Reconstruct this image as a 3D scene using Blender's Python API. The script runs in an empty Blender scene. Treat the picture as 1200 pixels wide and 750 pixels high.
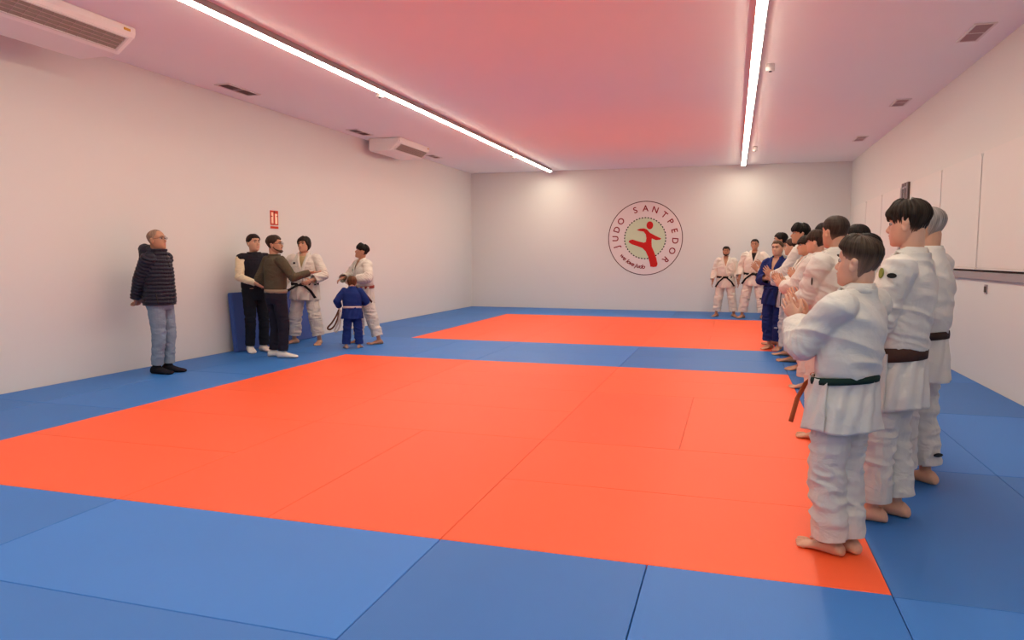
import bpy, bmesh, math, random
import numpy as np
from mathutils import Vector, Matrix

C = bpy.context.scene.collection
SC = bpy.context.scene
PI = math.pi

# ------------------------------------------------------------------ camera
YAW, PITCH, ROLL, FPX = .2948, -.087, -.0024, 848.5
CAM_Z = 1.39
cy_, sy_, cp_, sp_, cr_, sr_ = math.cos(YAW), math.sin(YAW), math.cos(PITCH), math.sin(PITCH), math.cos(ROLL), math.sin(ROLL)
Rv = Vector((cy_, sy_, 0)); Fh = Vector((-sy_, cy_, 0)); Z = Vector((0, 0, 1))
Uv = -sp_ * Fh + cp_ * Z; Dv = cp_ * Fh + sp_ * Z
ix = cr_ * Rv - sr_ * Uv; iy = sr_ * Rv + cr_ * Uv
cd = bpy.data.cameras.new('camera'); cam = bpy.data.objects.new('camera', cd); C.objects.link(cam)
cd.sensor_width = 36; cd.lens = FPX / 1200 * 36; cd.clip_start = .05; cd.clip_end = 100
M = Matrix((ix, iy, -Dv)).transposed().to_4x4(); M.translation = (0, 0, CAM_Z)
cam.matrix_world = M
SC.camera = cam

# ------------------------------------------------------------------ world, exposure
w = bpy.data.worlds.new('world'); SC.world = w; w.use_nodes = True
w.node_tree.nodes['Background'].inputs[0].default_value = (1, .9, .82, 1)
w.node_tree.nodes['Background'].inputs[1].default_value = 0.0
SC.view_settings.view_transform = 'Standard'
SC.view_settings.look = 'None'
SC.view_settings.gamma = 1
SC.view_settings.use_curve_mapping = False
SC.view_settings.exposure = 0.0
SC.cycles.use_denoising = True
SC.cycles.diffuse_bounces = 7
SC.cycles.max_bounces = 10
SC.cycles.sample_clamp_indirect = 10
LAMP_STRENGTH = 58.0
LAMP_COLOR = (1.0, .885, .69, 1)

XL, XR, YB, ZC, YF = -7.02, 2.674, 19.184, 3.691, -4.0

# ------------------------------------------------------------------ helpers
def srgb(r, g, b):
    f = lambda c: (c / 255 / 12.92) if c / 255 < .04045 else ((c / 255 + .055) / 1.055) ** 2.4
    return (f(r), f(g), f(b), 1)

def mat(name, col, rough=.7, spec=.3, noise=0.0, nscale=8, bump=0.0, bscale=60, bdist=.004, metal=0, emit=None):
    m = bpy.data.materials.new(name); m.use_nodes = True
    nt = m.node_tree; b = nt.nodes['Principled BSDF']
    b.inputs['Base Color'].default_value = col
    b.inputs['Roughness'].default_value = rough
    b.inputs['Specular IOR Level'].default_value = spec
    b.inputs['Metallic'].default_value = metal
    tc = nt.nodes.new('ShaderNodeTexCoord')
    if noise:
        n = nt.nodes.new('ShaderNodeTexNoise'); n.inputs['Scale'].default_value = nscale; n.inputs['Detail'].default_value = 4
        nt.links.new(tc.outputs['Object'], n.inputs['Vector'])
        mx = nt.nodes.new('ShaderNodeMix'); mx.data_type = 'RGBA'
        mx.inputs['A'].default_value = tuple(max(0, c * (1 - noise)) for c in col[:3]) + (1,)
        mx.inputs['B'].default_value = tuple(min(1, c * (1 + noise)) for c in col[:3]) + (1,)
        nt.links.new(n.outputs['Fac'], mx.inputs['Factor']); nt.links.new(mx.outputs['Result'], b.inputs['Base Color'])
    if bump:
        n = nt.nodes.new('ShaderNodeTexNoise'); n.inputs['Scale'].default_value = bscale; n.inputs['Detail'].default_value = 3
        nt.links.new(tc.outputs['Object'], n.inputs['Vector'])
        bp = nt.nodes.new('ShaderNodeBump'); bp.inputs['Strength'].default_value = bump; bp.inputs['Distance'].default_value = bdist
        nt.links.new(n.outputs['Fac'], bp.inputs['Height']); nt.links.new(bp.outputs['Normal'], b.inputs['Normal'])
    if emit:
        b.inputs['Emission Color'].default_value = emit[0]; b.inputs['Emission Strength'].default_value = emit[1]
    return m

def mesh_obj(name, me, m=None, parent=None):
    o = bpy.data.objects.new(name, me); C.objects.link(o)
    if m:
        if not me.materials: me.materials.append(m)
    if parent: o.parent = parent
    return o

def from_bm(name, bm, m, parent=None, smooth=False):
    bmesh.ops.recalc_face_normals(bm, faces=bm.faces[:])
    me = bpy.data.meshes.new(name); bm.to_mesh(me); bm.free()
    if smooth: me.polygons.foreach_set('use_smooth', [True] * len(me.polygons))
    return mesh_obj(name, me, m, parent)

def box(bm, x0, x1, y0, y1, z0, z1, bev=0, seg=2):
    r = bmesh.ops.create_cube(bm, size=1)
    vs = r['verts']
    for v in vs:
        v.co = Vector(((x0 + x1) / 2 + v.co.x * (x1 - x0), (y0 + y1) / 2 + v.co.y * (y1 - y0), (z0 + z1) / 2 + v.co.z * (z1 - z0)))
    if bev:
        es = list({e for v in vs for e in v.link_edges})
        bmesh.ops.bevel(bm, geom=es, offset=bev, segments=seg, affect='EDGES', profile=.5)
    return vs

def boxobj(name, m, x0, x1, y0, y1, z0, z1, bev=0, parent=None):
    bm = bmesh.new(); box(bm, x0, x1, y0, y1, z0, z1, bev)
    return from_bm(name, bm, m, parent)

def prism(bm, pts, axis, d0, d1):
    """extrude 2D polygon pts; axis 'y': pts are (x,z) extruded over y"""
    f = {'y': lambda p, d: (p[0], d, p[1]), 'x': lambda p, d: (d, p[0], p[1]), 'z': lambda p, d: (p[0], p[1], d)}[axis]
    a = [bm.verts.new(f(p, d0)) for p in pts]; b = [bm.verts.new(f(p, d1)) for p in pts]
    n = len(pts)
    bm.faces.new(a); bm.faces.new(b[::-1])
    for i in range(n): bm.faces.new((a[i], a[(i + 1) % n], b[(i + 1) % n], b[i]))

def cyl(bm, c, r, h, axis='z', n=24, r2=None):
    R = {'z': Matrix.Identity(4), 'y': Matrix.Rotation(-PI / 2, 4, 'X'), 'x': Matrix.Rotation(PI / 2, 4, 'Y')}[axis]
    bmesh.ops.create_cone(bm, cap_ends=True, segments=n, radius1=r, radius2=r if r2 is None else r2, depth=h, matrix=Matrix.Translation(c) @ R)

def thing(name, label, cat, loc=(0, 0, 0), rz=0, group=None):
    o = bpy.data.objects.new(name, None); C.objects.link(o); o.empty_display_size = .2
    o.location = loc; o.rotation_euler = (0, 0, rz); o['label'] = label; o['category'] = cat
    if group: o['group'] = group
    return o
def tag(o, label, cat, group=None):
    o['label'] = label; o['category'] = cat
    if group: o['group'] = group
    return o
def struct(o):
    o['kind'] = 'structure'; return o

# ------------------------------------------------------------------ materials
m_wall = mat('wall_paint', (.70, .695, .665, 1), .75, .25, noise=.015, nscale=.8, bump=.15, bscale=90, bdist=.002)
m_wall_low = mat('wall_paint_pale', (.84, .82, .81, 1), .6, .3, noise=.015, nscale=.8)
m_ceil = mat('ceiling_paint', (.90, .91, .89, 1), .9, .1, noise=.015, nscale=.6)
m_under = mat('underfloor', (.03, .03, .035, 1), .9)
m_white = mat('white_enamel', (.72, .70, .66, 1), .4, .4)
m_case = mat('aircon_casing', (.86, .84, .79, 1), .4, .4)
m_dark = mat('dark_recess', (.03, .025, .022, 1), .8)
m_grille = mat('grille_grey', (.30, .27, .22, 1), .6)
m_vent = mat('vent_slat', (.42, .33, .30, 1), .6)
m_alu = mat('profile_grey', (.35, .33, .31, 1), .5, .4)
m_panel = mat('panel_white', (.73, .70, .665, 1), .6, .3, noise=.02, nscale=1.5)
m_rail = mat('rail_grey', (.34, .30, .31, 1), .55, .3)
m_gap = mat('gap_brown', (.10, .07, .06, 1), .8)
m_lamp = mat('led_diffuser', (.9, .9, .9, 1), .5, .2, emit=(LAMP_COLOR, LAMP_STRENGTH))

def mat_vinyl(name, col):
    m = bpy.data.materials.new(name); m.use_nodes = True; nt = m.node_tree; b = nt.nodes['Principled BSDF']
    oi = nt.nodes.new('ShaderNodeObjectInfo')
    mx = nt.nodes.new('ShaderNodeMix'); mx.data_type = 'RGBA'; mx.blend_type = 'MULTIPLY'; mx.inputs['Factor'].default_value = 1
    tc = nt.nodes.new('ShaderNodeTexCoord')
    n = nt.nodes.new('ShaderNodeTexNoise'); n.inputs['Scale'].default_value = 220; n.inputs['Detail'].default_value = 2
    n2 = nt.nodes.new('ShaderNodeTexNoise'); n2.inputs['Scale'].default_value = 1.3; n2.inputs['Detail'].default_value = 3
    nt.links.new(tc.outputs['Object'], n.inputs['Vector']); nt.links.new(tc.outputs['Object'], n2.inputs['Vector'])
    ad = nt.nodes.new('ShaderNodeMath'); ad.operation = 'ADD'
    nt.links.new(n.outputs['Fac'], ad.inputs[0]); nt.links.new(n2.outputs['Fac'], ad.inputs[1])
    mr = nt.nodes.new('ShaderNodeMapRange'); mr.inputs['From Max'].default_value = 2; mr.inputs['To Min'].default_value = .90; mr.inputs['To Max'].default_value = 1.10
    nt.links.new(ad.outputs[0], mr.inputs['Value'])
    mx.inputs['A'].default_value = col
    nt.links.new(oi.outputs['Color'], mx.inputs['B'])
    m3 = nt.nodes.new('ShaderNodeVectorMath'); m3.operation = 'SCALE'
    nt.links.new(mx.outputs['Result'], m3.inputs[0]); nt.links.new(mr.outputs['Result'], m3.inputs['Scale'])
    nt.links.new(m3.outputs[0], b.inputs['Base Color'])
    # straw pattern relief of the vinyl cover
    wv = nt.nodes.new('ShaderNodeTexWave'); wv.inputs['Scale'].default_value = 55; wv.bands_direction = 'X'; wv.inputs['Distortion'].default_value = .6
    nt.links.new(tc.outputs['Object'], wv.inputs['Vector'])
    bp = nt.nodes.new('ShaderNodeBump'); bp.inputs['Strength'].default_value = .25; bp.inputs['Distance'].default_value = .002
    nt.links.new(wv.outputs['Fac'], bp.inputs['Height']); nt.links.new(bp.outputs['Normal'], b.inputs['Normal'])
    b.inputs['Roughness'].default_value = .5; b.inputs['Specular IOR Level'].default_value = .35
    return m
m_red = mat_vinyl('red_vinyl', (.92, .112, .030, 1))
m_blue = mat_vinyl('blue_vinyl', (.030, .165, .50, 1))

# ------------------------------------------------------------------ room shell
T = .15
struct(boxobj('floor', m_under, XL - T, XR + T, YF - T, YB + T, -.20, -.04))
struct(boxobj('ceiling', m_ceil, XL - T, XR + T, YF - T, YB + T, ZC, ZC + T))
struct(boxobj('wall_left', m_wall, XL - T, XL, YF - T, YB + T, -.04, ZC))
struct(boxobj('wall_right', m_wall, XR, XR + T, YF - T, YB + T, -.04, ZC))
struct(boxobj('wall_back', m_wall, XL, XR, YB, YB + T, -.04, ZC))
struct(boxobj('wall_front', m_wall, XL, XR, YF - T, YF, -.04, ZC))

# ------------------------------------------------------------------ judo mats
random.seed(4)
OWN = {  # mats that can be told apart by tone or place: centre of the mat -> label
    (-.8, 6.3): 'slightly darker orange red judo mat in the middle right of the near square',
    (.2, 6.3): 'orange red judo mat directly right of the darker one in the near square',
    (-4.3, 2.7): 'blue judo mat touching the left part of the near red square\'s front edge',
    (-2.3, 2.7): 'palest blue judo mat along the front edge of the near red square',
    (-.8, 2.2): 'blue judo mat at the front, between the long dark seam and the short seam',
    (.2, 2.2): 'blue judo mat at the front, touching the near right corner of the red square',
    (-4.3, 1.7): 'blue judo mat at the lower left picture edge, second row before the red square',
    (-2.3, 1.7): 'blue judo mat at the bottom edge of the picture, in front of the palest mat',
    (2.2, 2.2): 'pale blue judo mat at the bottom right corner of the picture by the wall',
    (1.2, 2.2): 'pale blue judo mat just right of the near red square\'s right front corner',
    (1.2, 4.2): 'dark blue judo mat right of the red square under the tall teenager\'s feet',
    (2.2, 4.2): 'dark blue judo mat beside the right wall at the right picture edge',
    (2.2, 6.2): 'light blue judo mat beside the right wall, forming a pale band',
    (1.2, 6.2): 'light blue judo mat of the pale band, beside the red square',
    (2.2, 8.2): 'darker blue judo mat beside the right wall just beyond the pale band',
}
def judo_mat(x0, x1, y0, y1, kind, tone, where, own=None):
    g = .0022 if kind == 'blue' else .0009
    bm = bmesh.new(); box(bm, x0 + g, x1 - g, y0 + g, y1 - g, -.04, 0, .0025, 1)
    cx, cy = (x0 + x1) / 2, (y0 + y1) / 2
    for v in bm.verts: v.co.x -= cx; v.co.y -= cy
    o = from_bm('judo_mat', bm, m_red if kind == 'red' else m_blue)
    o.location = (cx, cy, 0)
    o.color = (tone, tone, tone, 1)
    colr = {'red': 'orange red', 'blue': 'blue'}[kind]
    own = own or OWN.get((round((x0 + x1) / 2, 1), round((y0 + y1) / 2, 1)))
    tag(o, own or colr + ' judo mat ' + where, 'mat', None if own else colr + ' judo mats ' + where)
    return o
cols = [-5.257, -4.30, -3.341, -2.343, -1.345, -.334, .669]
def lay(xs, ys, kind, where, tones, vertical=lambda i, j: (i + j) % 2 == 0):
    """lays 2x2 blocks, each block two 1x2 mats"""
    for i in range(0, len(xs) - 1, 2):
        for j in range(0, len(ys) - 1, 2):
            t = tones[(i // 2) % len(tones)][(j // 2) % len(tones[0])]
            i2, j2 = min(i + 2, len(xs) - 1), min(j + 2, len(ys) - 1)
            if vertical(i // 2, j // 2):
                for a in range(i, i2):
                    tt = t[(a - i) % 2]
                    judo_mat(xs[a], xs[a + 1], ys[j], ys[j2], kind, tt, where)
            else:
                for b in range(j, j2):
                    tt = t[(b - j) % 2]
                    judo_mat(xs[i], xs[i2], ys[b], ys[b + 1], kind, tt, where)
rA = [3.22, 4.25, 5.273, 6.3, 7.33, 8.23, 9.125]
rB = [11.344, 12.27, 13.19, 14.11, 15.03, 15.95, 16.866]
lay(cols, rA, 'red', 'in the near square', [[(.99, .99), (.97, .96), (1, 1)], [(.97, .97), (1, .99), (.97, .97)], [(1.0, 1.0), (.93, 1.02), (1.02, 1.02)]],
    vertical=lambda i, j: (i, j) in ((2, 1), (0, 2), (1, 0)))
lay(cols, rB, 'red', 'in the far square', [[(.99, .98), (1, 1), (1, 1)], [(1, .99), (.98, 1), (1, 1)], [(1.03, 1.03), (1, 1.02), (1, 1)]],
    vertical=lambda i, j: (i + j) % 2 == 0)
# the strip between the squares, from wall to wall
for x0, x1, t in ((XL + .012, -6.2, 1.0), (-6.2, -4.3, 1.12), (-4.3, -3.3, 1.2), (-3.3, -1.345, 1.2), (-1.345, .669, 1.0), (.669, 2.3, .98), (2.3, XR - .012, 1.05)):
    judo_mat(x0, x1, 9.125, 10.2, 'blue', t, 'in the strip between the two red squares')
    judo_mat(x0, x1, 10.2, 11.344, 'blue', t * .99, 'in the strip between the two red squares')
# left border
for j, (a, b) in enumerate([(-4, -2.8), (-2.8, -.8), (-.8, 1.2), (1.2, 3.2), (3.2, 5.2), (5.2, 7.2), (7.2, 9.125), (11.344, 13.2), (13.2, 15.1), (15.1, 16.866)]):
    t = (1.0, .96, 1.03)[j % 3]
    judo_mat(XL + .012, -6.25, a, b, 'blue', t * .97, 'along the left wall')
    judo_mat(-6.25, -5.257, a, b, 'blue', t, 'along the left wall')
# right border
for j, (a, b, t) in enumerate([(1.2, 3.2, 1.12), (3.2, 5.246, .92), (5.246, 7.249, 1.15), (7.249, 9.125, .93), (11.344, 13.2, 1.0), (13.2, 15.1, 1.05), (15.1, 16.866, 1)]):
    judo_mat(.669, 1.66, a, b, 'blue', t * .99, 'along the right wall')
    judo_mat(1.66, XR - .012, a, b, 'blue', t, 'along the right wall')
# back border
for i, (a, b) in enumerate([(XL + .012, -5.257), (-5.257, -3.341), (-3.341, -1.345), (-1.345, .669), (.669, XR - .012)]):
    t = (1.05, 1.15, 1.18, 1.0, 1.0)[i]
    judo_mat(a, b, 16.866, 18.0, 'blue', t, 'before the back wall')
    judo_mat(a, b, 18.0, YB - .012, 'blue', t * .98, 'before the back wall')
# front border
W = 'in front of the near red square'
for a, b, t in ((-5.257, -3.341, 1.08), (-3.341, -1.345, 1.25)):
    judo_mat(a, b, 2.233, 3.22, 'blue', t, W)
judo_mat(-1.345, -.334, 1.2, 3.22, 'blue', .98, W)
judo_mat(-.334, .669, 1.2, 3.22, 'blue', 1.08, W)
for a, b, t in ((-5.257, -3.341, 1.0), (-3.341, -1.345, 1.1)):
    judo_mat(a, b, 1.2, 2.233, 'blue', t, W)
for a, b in ((-5.257, -3.3), (-3.3, -1.345), (-1.345, .669), (.669, XR - .012)):
    for y0, y1 in ((-4, -2.8), (-2.8, -.8), (-.8, 1.2)):
        judo_mat(a, b, y0, y1, 'blue', 1.0, W)

# ------------------------------------------------------------------ ceiling lamps
def linear_lamp(x, y0, y1, label):
    t = thing('ceiling_lamp', label, 'lamp', (x, y0, ZC - .0895), 0)
    L = y1 - y0
    boxobj('housing', m_alu, -.050, .050, 0, L, .022, .089, .003, t)
    bm = bmesh.new()
    pts = [(-.046, .030), (-.046, .0195)] + [(.046 * math.cos(a), .0195 + .0135 * math.sin(a)) for a in np.linspace(PI, 2 * PI, 11)[1:-1]] + [(.046, .0195), (.046, .030)]
    prism(bm, pts, 'y', .006, L - .006)
    from_bm('diffuser', bm, m_lamp, t)
    for k in (0, L):
        boxobj('end_cap', m_alu, -.053, .053, k - .006 if k else -.006, k + .006, .006, .089, .002, t)
    return t
linear_lamp(-4.65, -3.6, 18.72, 'long white linear ceiling lamp on the left side of the ceiling')
linear_lamp(.186, -3.6, 18.72, 'long white linear ceiling lamp above the row of students at right')

# ------------------------------------------------------------------ sensors
def sensor(x, y, label):
    t = thing('ceiling_sensor', label, 'sensor', (x, y, ZC - .085), 0, 'small ceiling sensors')
    bm = bmesh.new(); cyl(bm, (0, 0, .06), .05, .05); from_bm('base', bm, m_white, t, True)
    bm = bmesh.new(); cyl(bm, (0, 0, .02), .042, .03, n=20, r2=.048)
    box(bm, -.05, .05, -.02, .02, .0, .03, .006); from_bm('sensor_head', bm, m_white, t)
    bm = bmesh.new(); cyl(bm, (0, 0, .0), .018, .016, n=16); from_bm('lens', bm, m_dark, t)
sensor(.367, 9.39, 'small white sensor on the ceiling right of the right lamp, nearer one')
sensor(.383, 16.18, 'small white sensor on the ceiling right of the right lamp, farther one')
sensor(-4.79, 9.38, 'small white sensor beside the left lamp, halfway along it')
sensor(-4.81, 15.89, 'small white sensor beside the far end of the left lamp')

# ------------------------------------------------------------------ ceiling vents
def vent(x0, x1, y0, y1, label, side):
    t = thing('ceiling_vent', label, 'vent', ((x0 + x1) / 2, (y0 + y1) / 2, ZC - .014), 0, 'ceiling vents along the %s wall' % side)
    hx, hy = (x1 - x0) / 2, (y1 - y0) / 2
    f = .028
    bm = bmesh.new()
    box(bm, -hx, hx, -hy, -hy + f, 0, .013, .003); box(bm, -hx, hx, hy - f, hy, 0, .013, .003)
    box(bm, -hx, -hx + f, -hy + f, hy - f, 0, .013, .003); box(bm, hx - f, hx, -hy + f, hy - f, 0, .013, .003)
    box(bm, -hx + f, hx - f, -.008, .008, 0, .013, .002)
    from_bm('frame', bm, m_white, t)
    boxobj('backing', m_dark, -hx + f, hx - f, -hy + f, hy - f, .011, .0135, 0, t)
    bm = bmesh.new(); n = 7
    for k in range(n):
        xx = -hx + f + (k + .5) * (2 * hx - 2 * f) / n
        vs = box(bm, -.009, .009, -hy + f, hy - f, -.0012, .0012)
        R = Matrix.Rotation(.5, 4, 'Y')
        for v in vs: v.co = R @ v.co; v.co += Vector((xx, 0, .006))
    from_bm('slats', bm, m_vent, t)
vent(2.21, 2.42, 8.36, 9.0, 'rectangular vent in the ceiling by the right wall, nearest of three', 'right')
vent(2.21, 2.42, 11.93, 12.45, 'rectangular vent in the ceiling by the right wall, middle of three', 'right')
vent(2.19, 2.40, 15.3, 15.9, 'rectangular vent in the ceiling by the right wall, farthest of three', 'right')
vent(-6.73, -6.50, 8.36, 9.07, 'rectangular vent in the ceiling between the nearer air conditioner and the farther one', 'left')
vent(-6.80, -6.57, 11.95, 12.6, 'rectangular vent just before the farther air conditioner', 'left')
vent(-6.75, -6.54, 15.4, 15.95, 'rectangular vent just past the farther air conditioner', 'left')

# ------------------------------------------------------------------ air conditioners (under the ceiling)
def aircon(x_back, x_front, y0, y1, label):
    t = thing('air_conditioner', label, 'air conditioner', (x_back, y0, ZC - .25), 0, 'ceiling air conditioners')
    D = x_front - x_back; L = y1 - y0; H = .245
    # profile (x,z): deep at the back, thin rounded nose at the front
    prof = [(0, H), (0, .03), (.03, .0), (D * .55, .0), (D * .70, .006), (D * .975, .15), (D, .185), (D, H)]
    bm = bmesh.new(); prism(bm, prof, 'y', 0, L)
    bmesh.ops.bevel(bm, geom=[e for e in bm.edges if all(abs(v.co.y - 0) < 1e-5 or abs(v.co.y - L) < 1e-5 for v in e.verts) and abs(e.verts[0].co.y - e.verts[1].co.y) < 1e-5],
                    offset=.02, segments=3, affect='EDGES')
    body = from_bm('casing', bm, m_case, t)
    # outlet in the sloping nose
    a = Vector((D * .76, 0, .0374)); b = Vector((D * .95, 0, .137))
    dv = (b - a); nrm = Vector((dv.z, 0, -dv.x)).normalized()
    bm = bmesh.new()
    def quad(y_0, y_1, p, q, lift, thick):
        P_ = [p + nrm * lift, q + nrm * lift, q + nrm * (lift + thick), p + nrm * (lift + thick)]
        prism(bm, [(v.x, v.z) for v in P_], 'y', y_0, y_1)
    quad(L * .08, L * .95, a, b, -.004, .006)
    from_bm('air_outlet', bm, m_grille, t)
    bm = bmesh.new()
    quad(L * .075, L * .955, b, b + dv * .07, 0, .012); quad(L * .075, L * .955, a - dv * .07, a, 0, .012)
    quad(L * .068, L * .08, a - dv * .07, b + dv * .07, 0, .012); quad(L * .95, L * .962, a - dv * .07, b + dv * .07, 0, .012)
    from_bm('outlet_frame', bm, m_white, t)
    bm = bmesh.new()
    for k in range(1, 4): quad(L * .08, L * .95, a + dv * (k / 4 - .015), a + dv * (k / 4 + .015), .003, .008)
    n = 16
    for k in range(1, n): quad(L * (.08 + .87 * k / n) - .003, L * (.08 + .87 * k / n) + .003, a, b, .002, .006)
    from_bm('louvre', bm, m_vent, t)
    bm = bmesh.new(); box(bm, D * .97, D + .004, L * .92, L * .96, .195, .22, .003); from_bm('indicator', bm, mat('indicator_amber', srgb(205, 160, 60), .5), t)
    bm = bmesh.new(); box(bm, -.10, 0, L * .15, L * .85, .12, H, .01); from_bm('mounting_box', bm, m_white, t)
    return t
aircon(-6.62, -5.86, 4.05, 6.15, 'large white air conditioner under the ceiling at top left, nearest the viewer')
aircon(-6.87, -6.20, 12.95, 14.40, 'smaller looking white air conditioner under the ceiling in the far left')

# ------------------------------------------------------------------ fire sign on the left wall
t = thing('fire_sign', 'red and white fire equipment sign high on the left wall', 'sign', (XL, 10.04, 1.83))
m_signred = mat('sign_red', srgb(190, 52, 20), .5)
m_signcream = mat('sign_cream', srgb(255, 222, 190), .5)
boxobj('plate', m_signred, .001, .006, -.105, .105, .055, .285, 0, t)
boxobj('lower_strip', m_signred, .001, .006, -.105, .105, .0, .036, 0, t)
bm = bmesh.new()
box(bm, .006, .008, -.078, -.028, .08, .255); box(bm, .006, .008, .018, .078, .075, .235)
from_bm('pictogram_field', bm, m_signcream, t)
bm = bmesh.new()
box(bm, .008, .0095, -.085, -.05, .185, .20); cyl(bm, (.009, .0, .26), .018, .003, 'x', 14); box(bm, .008, .0095, .05, .082, .19, .2)
from_bm('pictogram', bm, mat('sign_brown', srgb(110, 25, 10), .5), t)

# ------------------------------------------------------------------ club emblem on the back wall
ex, ez, ER = -2.205, 1.882, .955
em = thing('wall_emblem', 'round judo club emblem with red figure painted on the back wall', 'emblem', (ex, YB, ez))
def flat_disc(bm, r, y, x=0, z=0, n=96, rz=None):
    pts = [(x + r * math.cos(a), z + (rz or r) * math.sin(a)) for a in np.linspace(0, 2 * PI, n, endpoint=False)]
    prism(bm, pts, 'y', y, y - .001)
def ring(bm, r0, r1, y0, y1, n=128):
    for k in range(n):
        a0, a1 = 2 * PI * k / n, 2 * PI * (k + 1) / n
        vs = [bm.verts.new((r * math.cos(a), y, r * math.sin(a))) for y in (y0, y1) for r, a in ((r0, a0), (r1, a0), (r1, a1), (r0, a1))]
        for q in ((0, 1, 2, 3), (7, 6, 5, 4), (1, 5, 6, 2), (3, 7, 4, 0)): bm.faces.new([vs[i] for i in q])
bm = bmesh.new(); flat_disc(bm, ER, -.001); from_bm('disc', bm, mat('emblem_pink', (.75, .68, .66, 1), .6), em)
bm = bmesh.new(); ring(bm, ER - .012, ER + .008, -.001, -.0032); from_bm('outer_ring', bm, mat('emblem_brown', srgb(70, 20, 18), .6), em)
bm = bmesh.new(); flat_disc(bm, .525, -.0022); from_bm('inner_disc', bm, mat('emblem_green', (.57, .69, .48, 1), .6), em)
bm = bmesh.new()
for k in range(44):
    a = 2 * PI * k / 44
    c = Vector((.53 * math.cos(a), 0, .53 * math.sin(a))); tt = Vector((-math.sin(a), 0, math.cos(a))); rr = Vector((math.cos(a), 0, math.sin(a)))
    P_ = [c - tt * .026 - rr * .012, c + tt * .026 - rr * .012, c + tt * .018 + rr * .016, c - tt * .018 + rr * .016]
    prism(bm, [(p.x, p.z) for p in P_], 'y', -.0022, -.0042)
from_bm('stitched_ring', bm, mat('emblem_dark_green', srgb(30, 50, 25), .6), em)
k_ = ER / 298.0
def e(px, py): return ((px - 381) * k_, (372 - py) * k_)
bm = bmesh.new()
prism(bm, [e(418 + 27 * math.cos(a), 268 + 32 * math.sin(a)) for a in np.linspace(0, 2 * PI, 28, endpoint=False)], 'y', -.0042, -.0062)
figp = [(312, 305), (340, 294), (372, 292), (395, 300), (420, 328), (470, 355), (512, 375), (500, 385), (470, 388), (436, 375), (434, 400), (437, 440), (455, 480), (474, 530), (486, 580),
        (478, 602), (455, 606), (428, 602), (422, 570), (408, 520), (388, 478), (362, 452), (320, 436), (275, 421), (248, 402), (256, 388), (280, 382), (330, 398), (372, 408), (388, 402), (392, 372), (386, 340), (368, 318), (340, 314)]
prism(bm, [e(*p) for p in figp], 'y', -.0042, -.0062)
from_bm('judo_figure', bm, mat('emblem_red', srgb(196, 24, 22), .6), em)
m_let = mat('emblem_letters', srgb(135, 22, 30), .6)
def letters(name, items, size, r, outward, m, shear=0):
    grp = bpy.data.objects.new(name, None); C.objects.link(grp); grp.parent = em
    for ch, deg in items:
        cu = bpy.data.curves.new('letter', 'FONT'); cu.body = ch; cu.size = size; cu.extrude = .001; cu.offset = .0035 if size > .15 else .002; cu.align_x = 'CENTER'; cu.align_y = 'CENTER'; cu.shear = shear
        ob = bpy.data.objects.new('letter', cu); C.objects.link(ob)
        dg = bpy.context.evaluated_depsgraph_get()
        me = bpy.data.meshes.new_from_object(ob.evaluated_get(dg))
        bpy.data.objects.remove(ob); bpy.data.curves.remove(cu)
        a = math.radians(deg)
        # text lies in XY; put in XZ plane facing -Y
        rot = (a - PI / 2) if outward else (a + PI / 2)
        Mx = Matrix.Translation((r * math.cos(a), -.0045, r * math.sin(a))) @ Matrix.Rotation(-rot, 4, 'Y') @ Matrix.Rotation(PI / 2, 4, 'X')
        me.transform(Mx)
        me.materials.clear(); mesh_obj('letter', me, m, grp)
    return grp
letters('club_name', [('J', 197), ('U', 180.5), ('D', 163), ('O', 145), ('S', 110), ('A', 90), ('N', 71), ('T', 51), ('P', 33.5), ('E', 14.5), ('D', -5), ('O', -25), ('R', -46)], .22, .765, True, m_let)
letters('motto', list(zip('we', (218, 225))) + list(zip('love', (232, 236, 240.5, 245.5))) + list(zip('judo', (252, 256.5, 262, 267.5))), .155, .745, False, m_let, .25)

# ------------------------------------------------------------------ wall panels on the right
def wall_panel(y0, y1, label, zt=2.56, zb=1.275):
    t = thing('wall_panel', label, 'wall panel', (XR, (y0 + y1) / 2, zb), 0, 'white padded panels on the right wall')
    h = (y1 - y0) / 2 - .018; H = zt - zb; r = .05
    pts = [(-h, 0), (h, 0)] + [(h - r + r * math.cos(a), H - r + r * math.sin(a)) for a in np.linspace(0, PI / 2, 6)] + [(-h + r + r * math.cos(a), H - r + r * math.sin(a)) for a in np.linspace(PI / 2, PI, 6)]
    bm = bmesh.new(); prism(bm, pts, 'x', -.045, -.006)
    bmesh.ops.bevel(bm, geom=[e2 for e2 in bm.edges if abs(e2.verts[0].co.x + .045) < 1e-5 and abs(e2.verts[1].co.x + .045) < 1e-5], offset=.008, segments=2, affect='EDGES')
    from_bm('padded_board', bm, m_panel, t)
    bm = bmesh.new(); h2 = h + .017; H2 = H - .03
    box(bm, -.016, -.0005, h + .001, h2, 0, H2); box(bm, -.016, -.0005, -h2, -h - .001, 0, H2)
    from_bm('dark_gasket', bm, m_gap, t)
    bm = bmesh.new(); box(bm, -.055, -.001, -h, h, -.016, -.001, .003); from_bm('bottom_trim', bm, m_white, t)
P_edges = [(5.95, 7.68, 'white panel on the right wall, mostly outside the picture edge'), (7.68, 9.36, 'large white panel at the right picture edge above the grey rail'),
           (9.36, 11.0, 'white panel on the right wall directly right of the tall student\'s head'),
           (11.0, 12.66, 'white panel on the right wall behind the grey-haired man\'s head'),
           (13.5, 15.05, 'white panel just beyond the dark slotted post on the right wall'),
           (15.05, 16.72, 'white panel third from the far end of the right wall'), (16.72, 18.35, 'narrow looking white panel near the far corner'),]
for a, b, l in P_edges: wall_panel(a, b, l)
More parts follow.
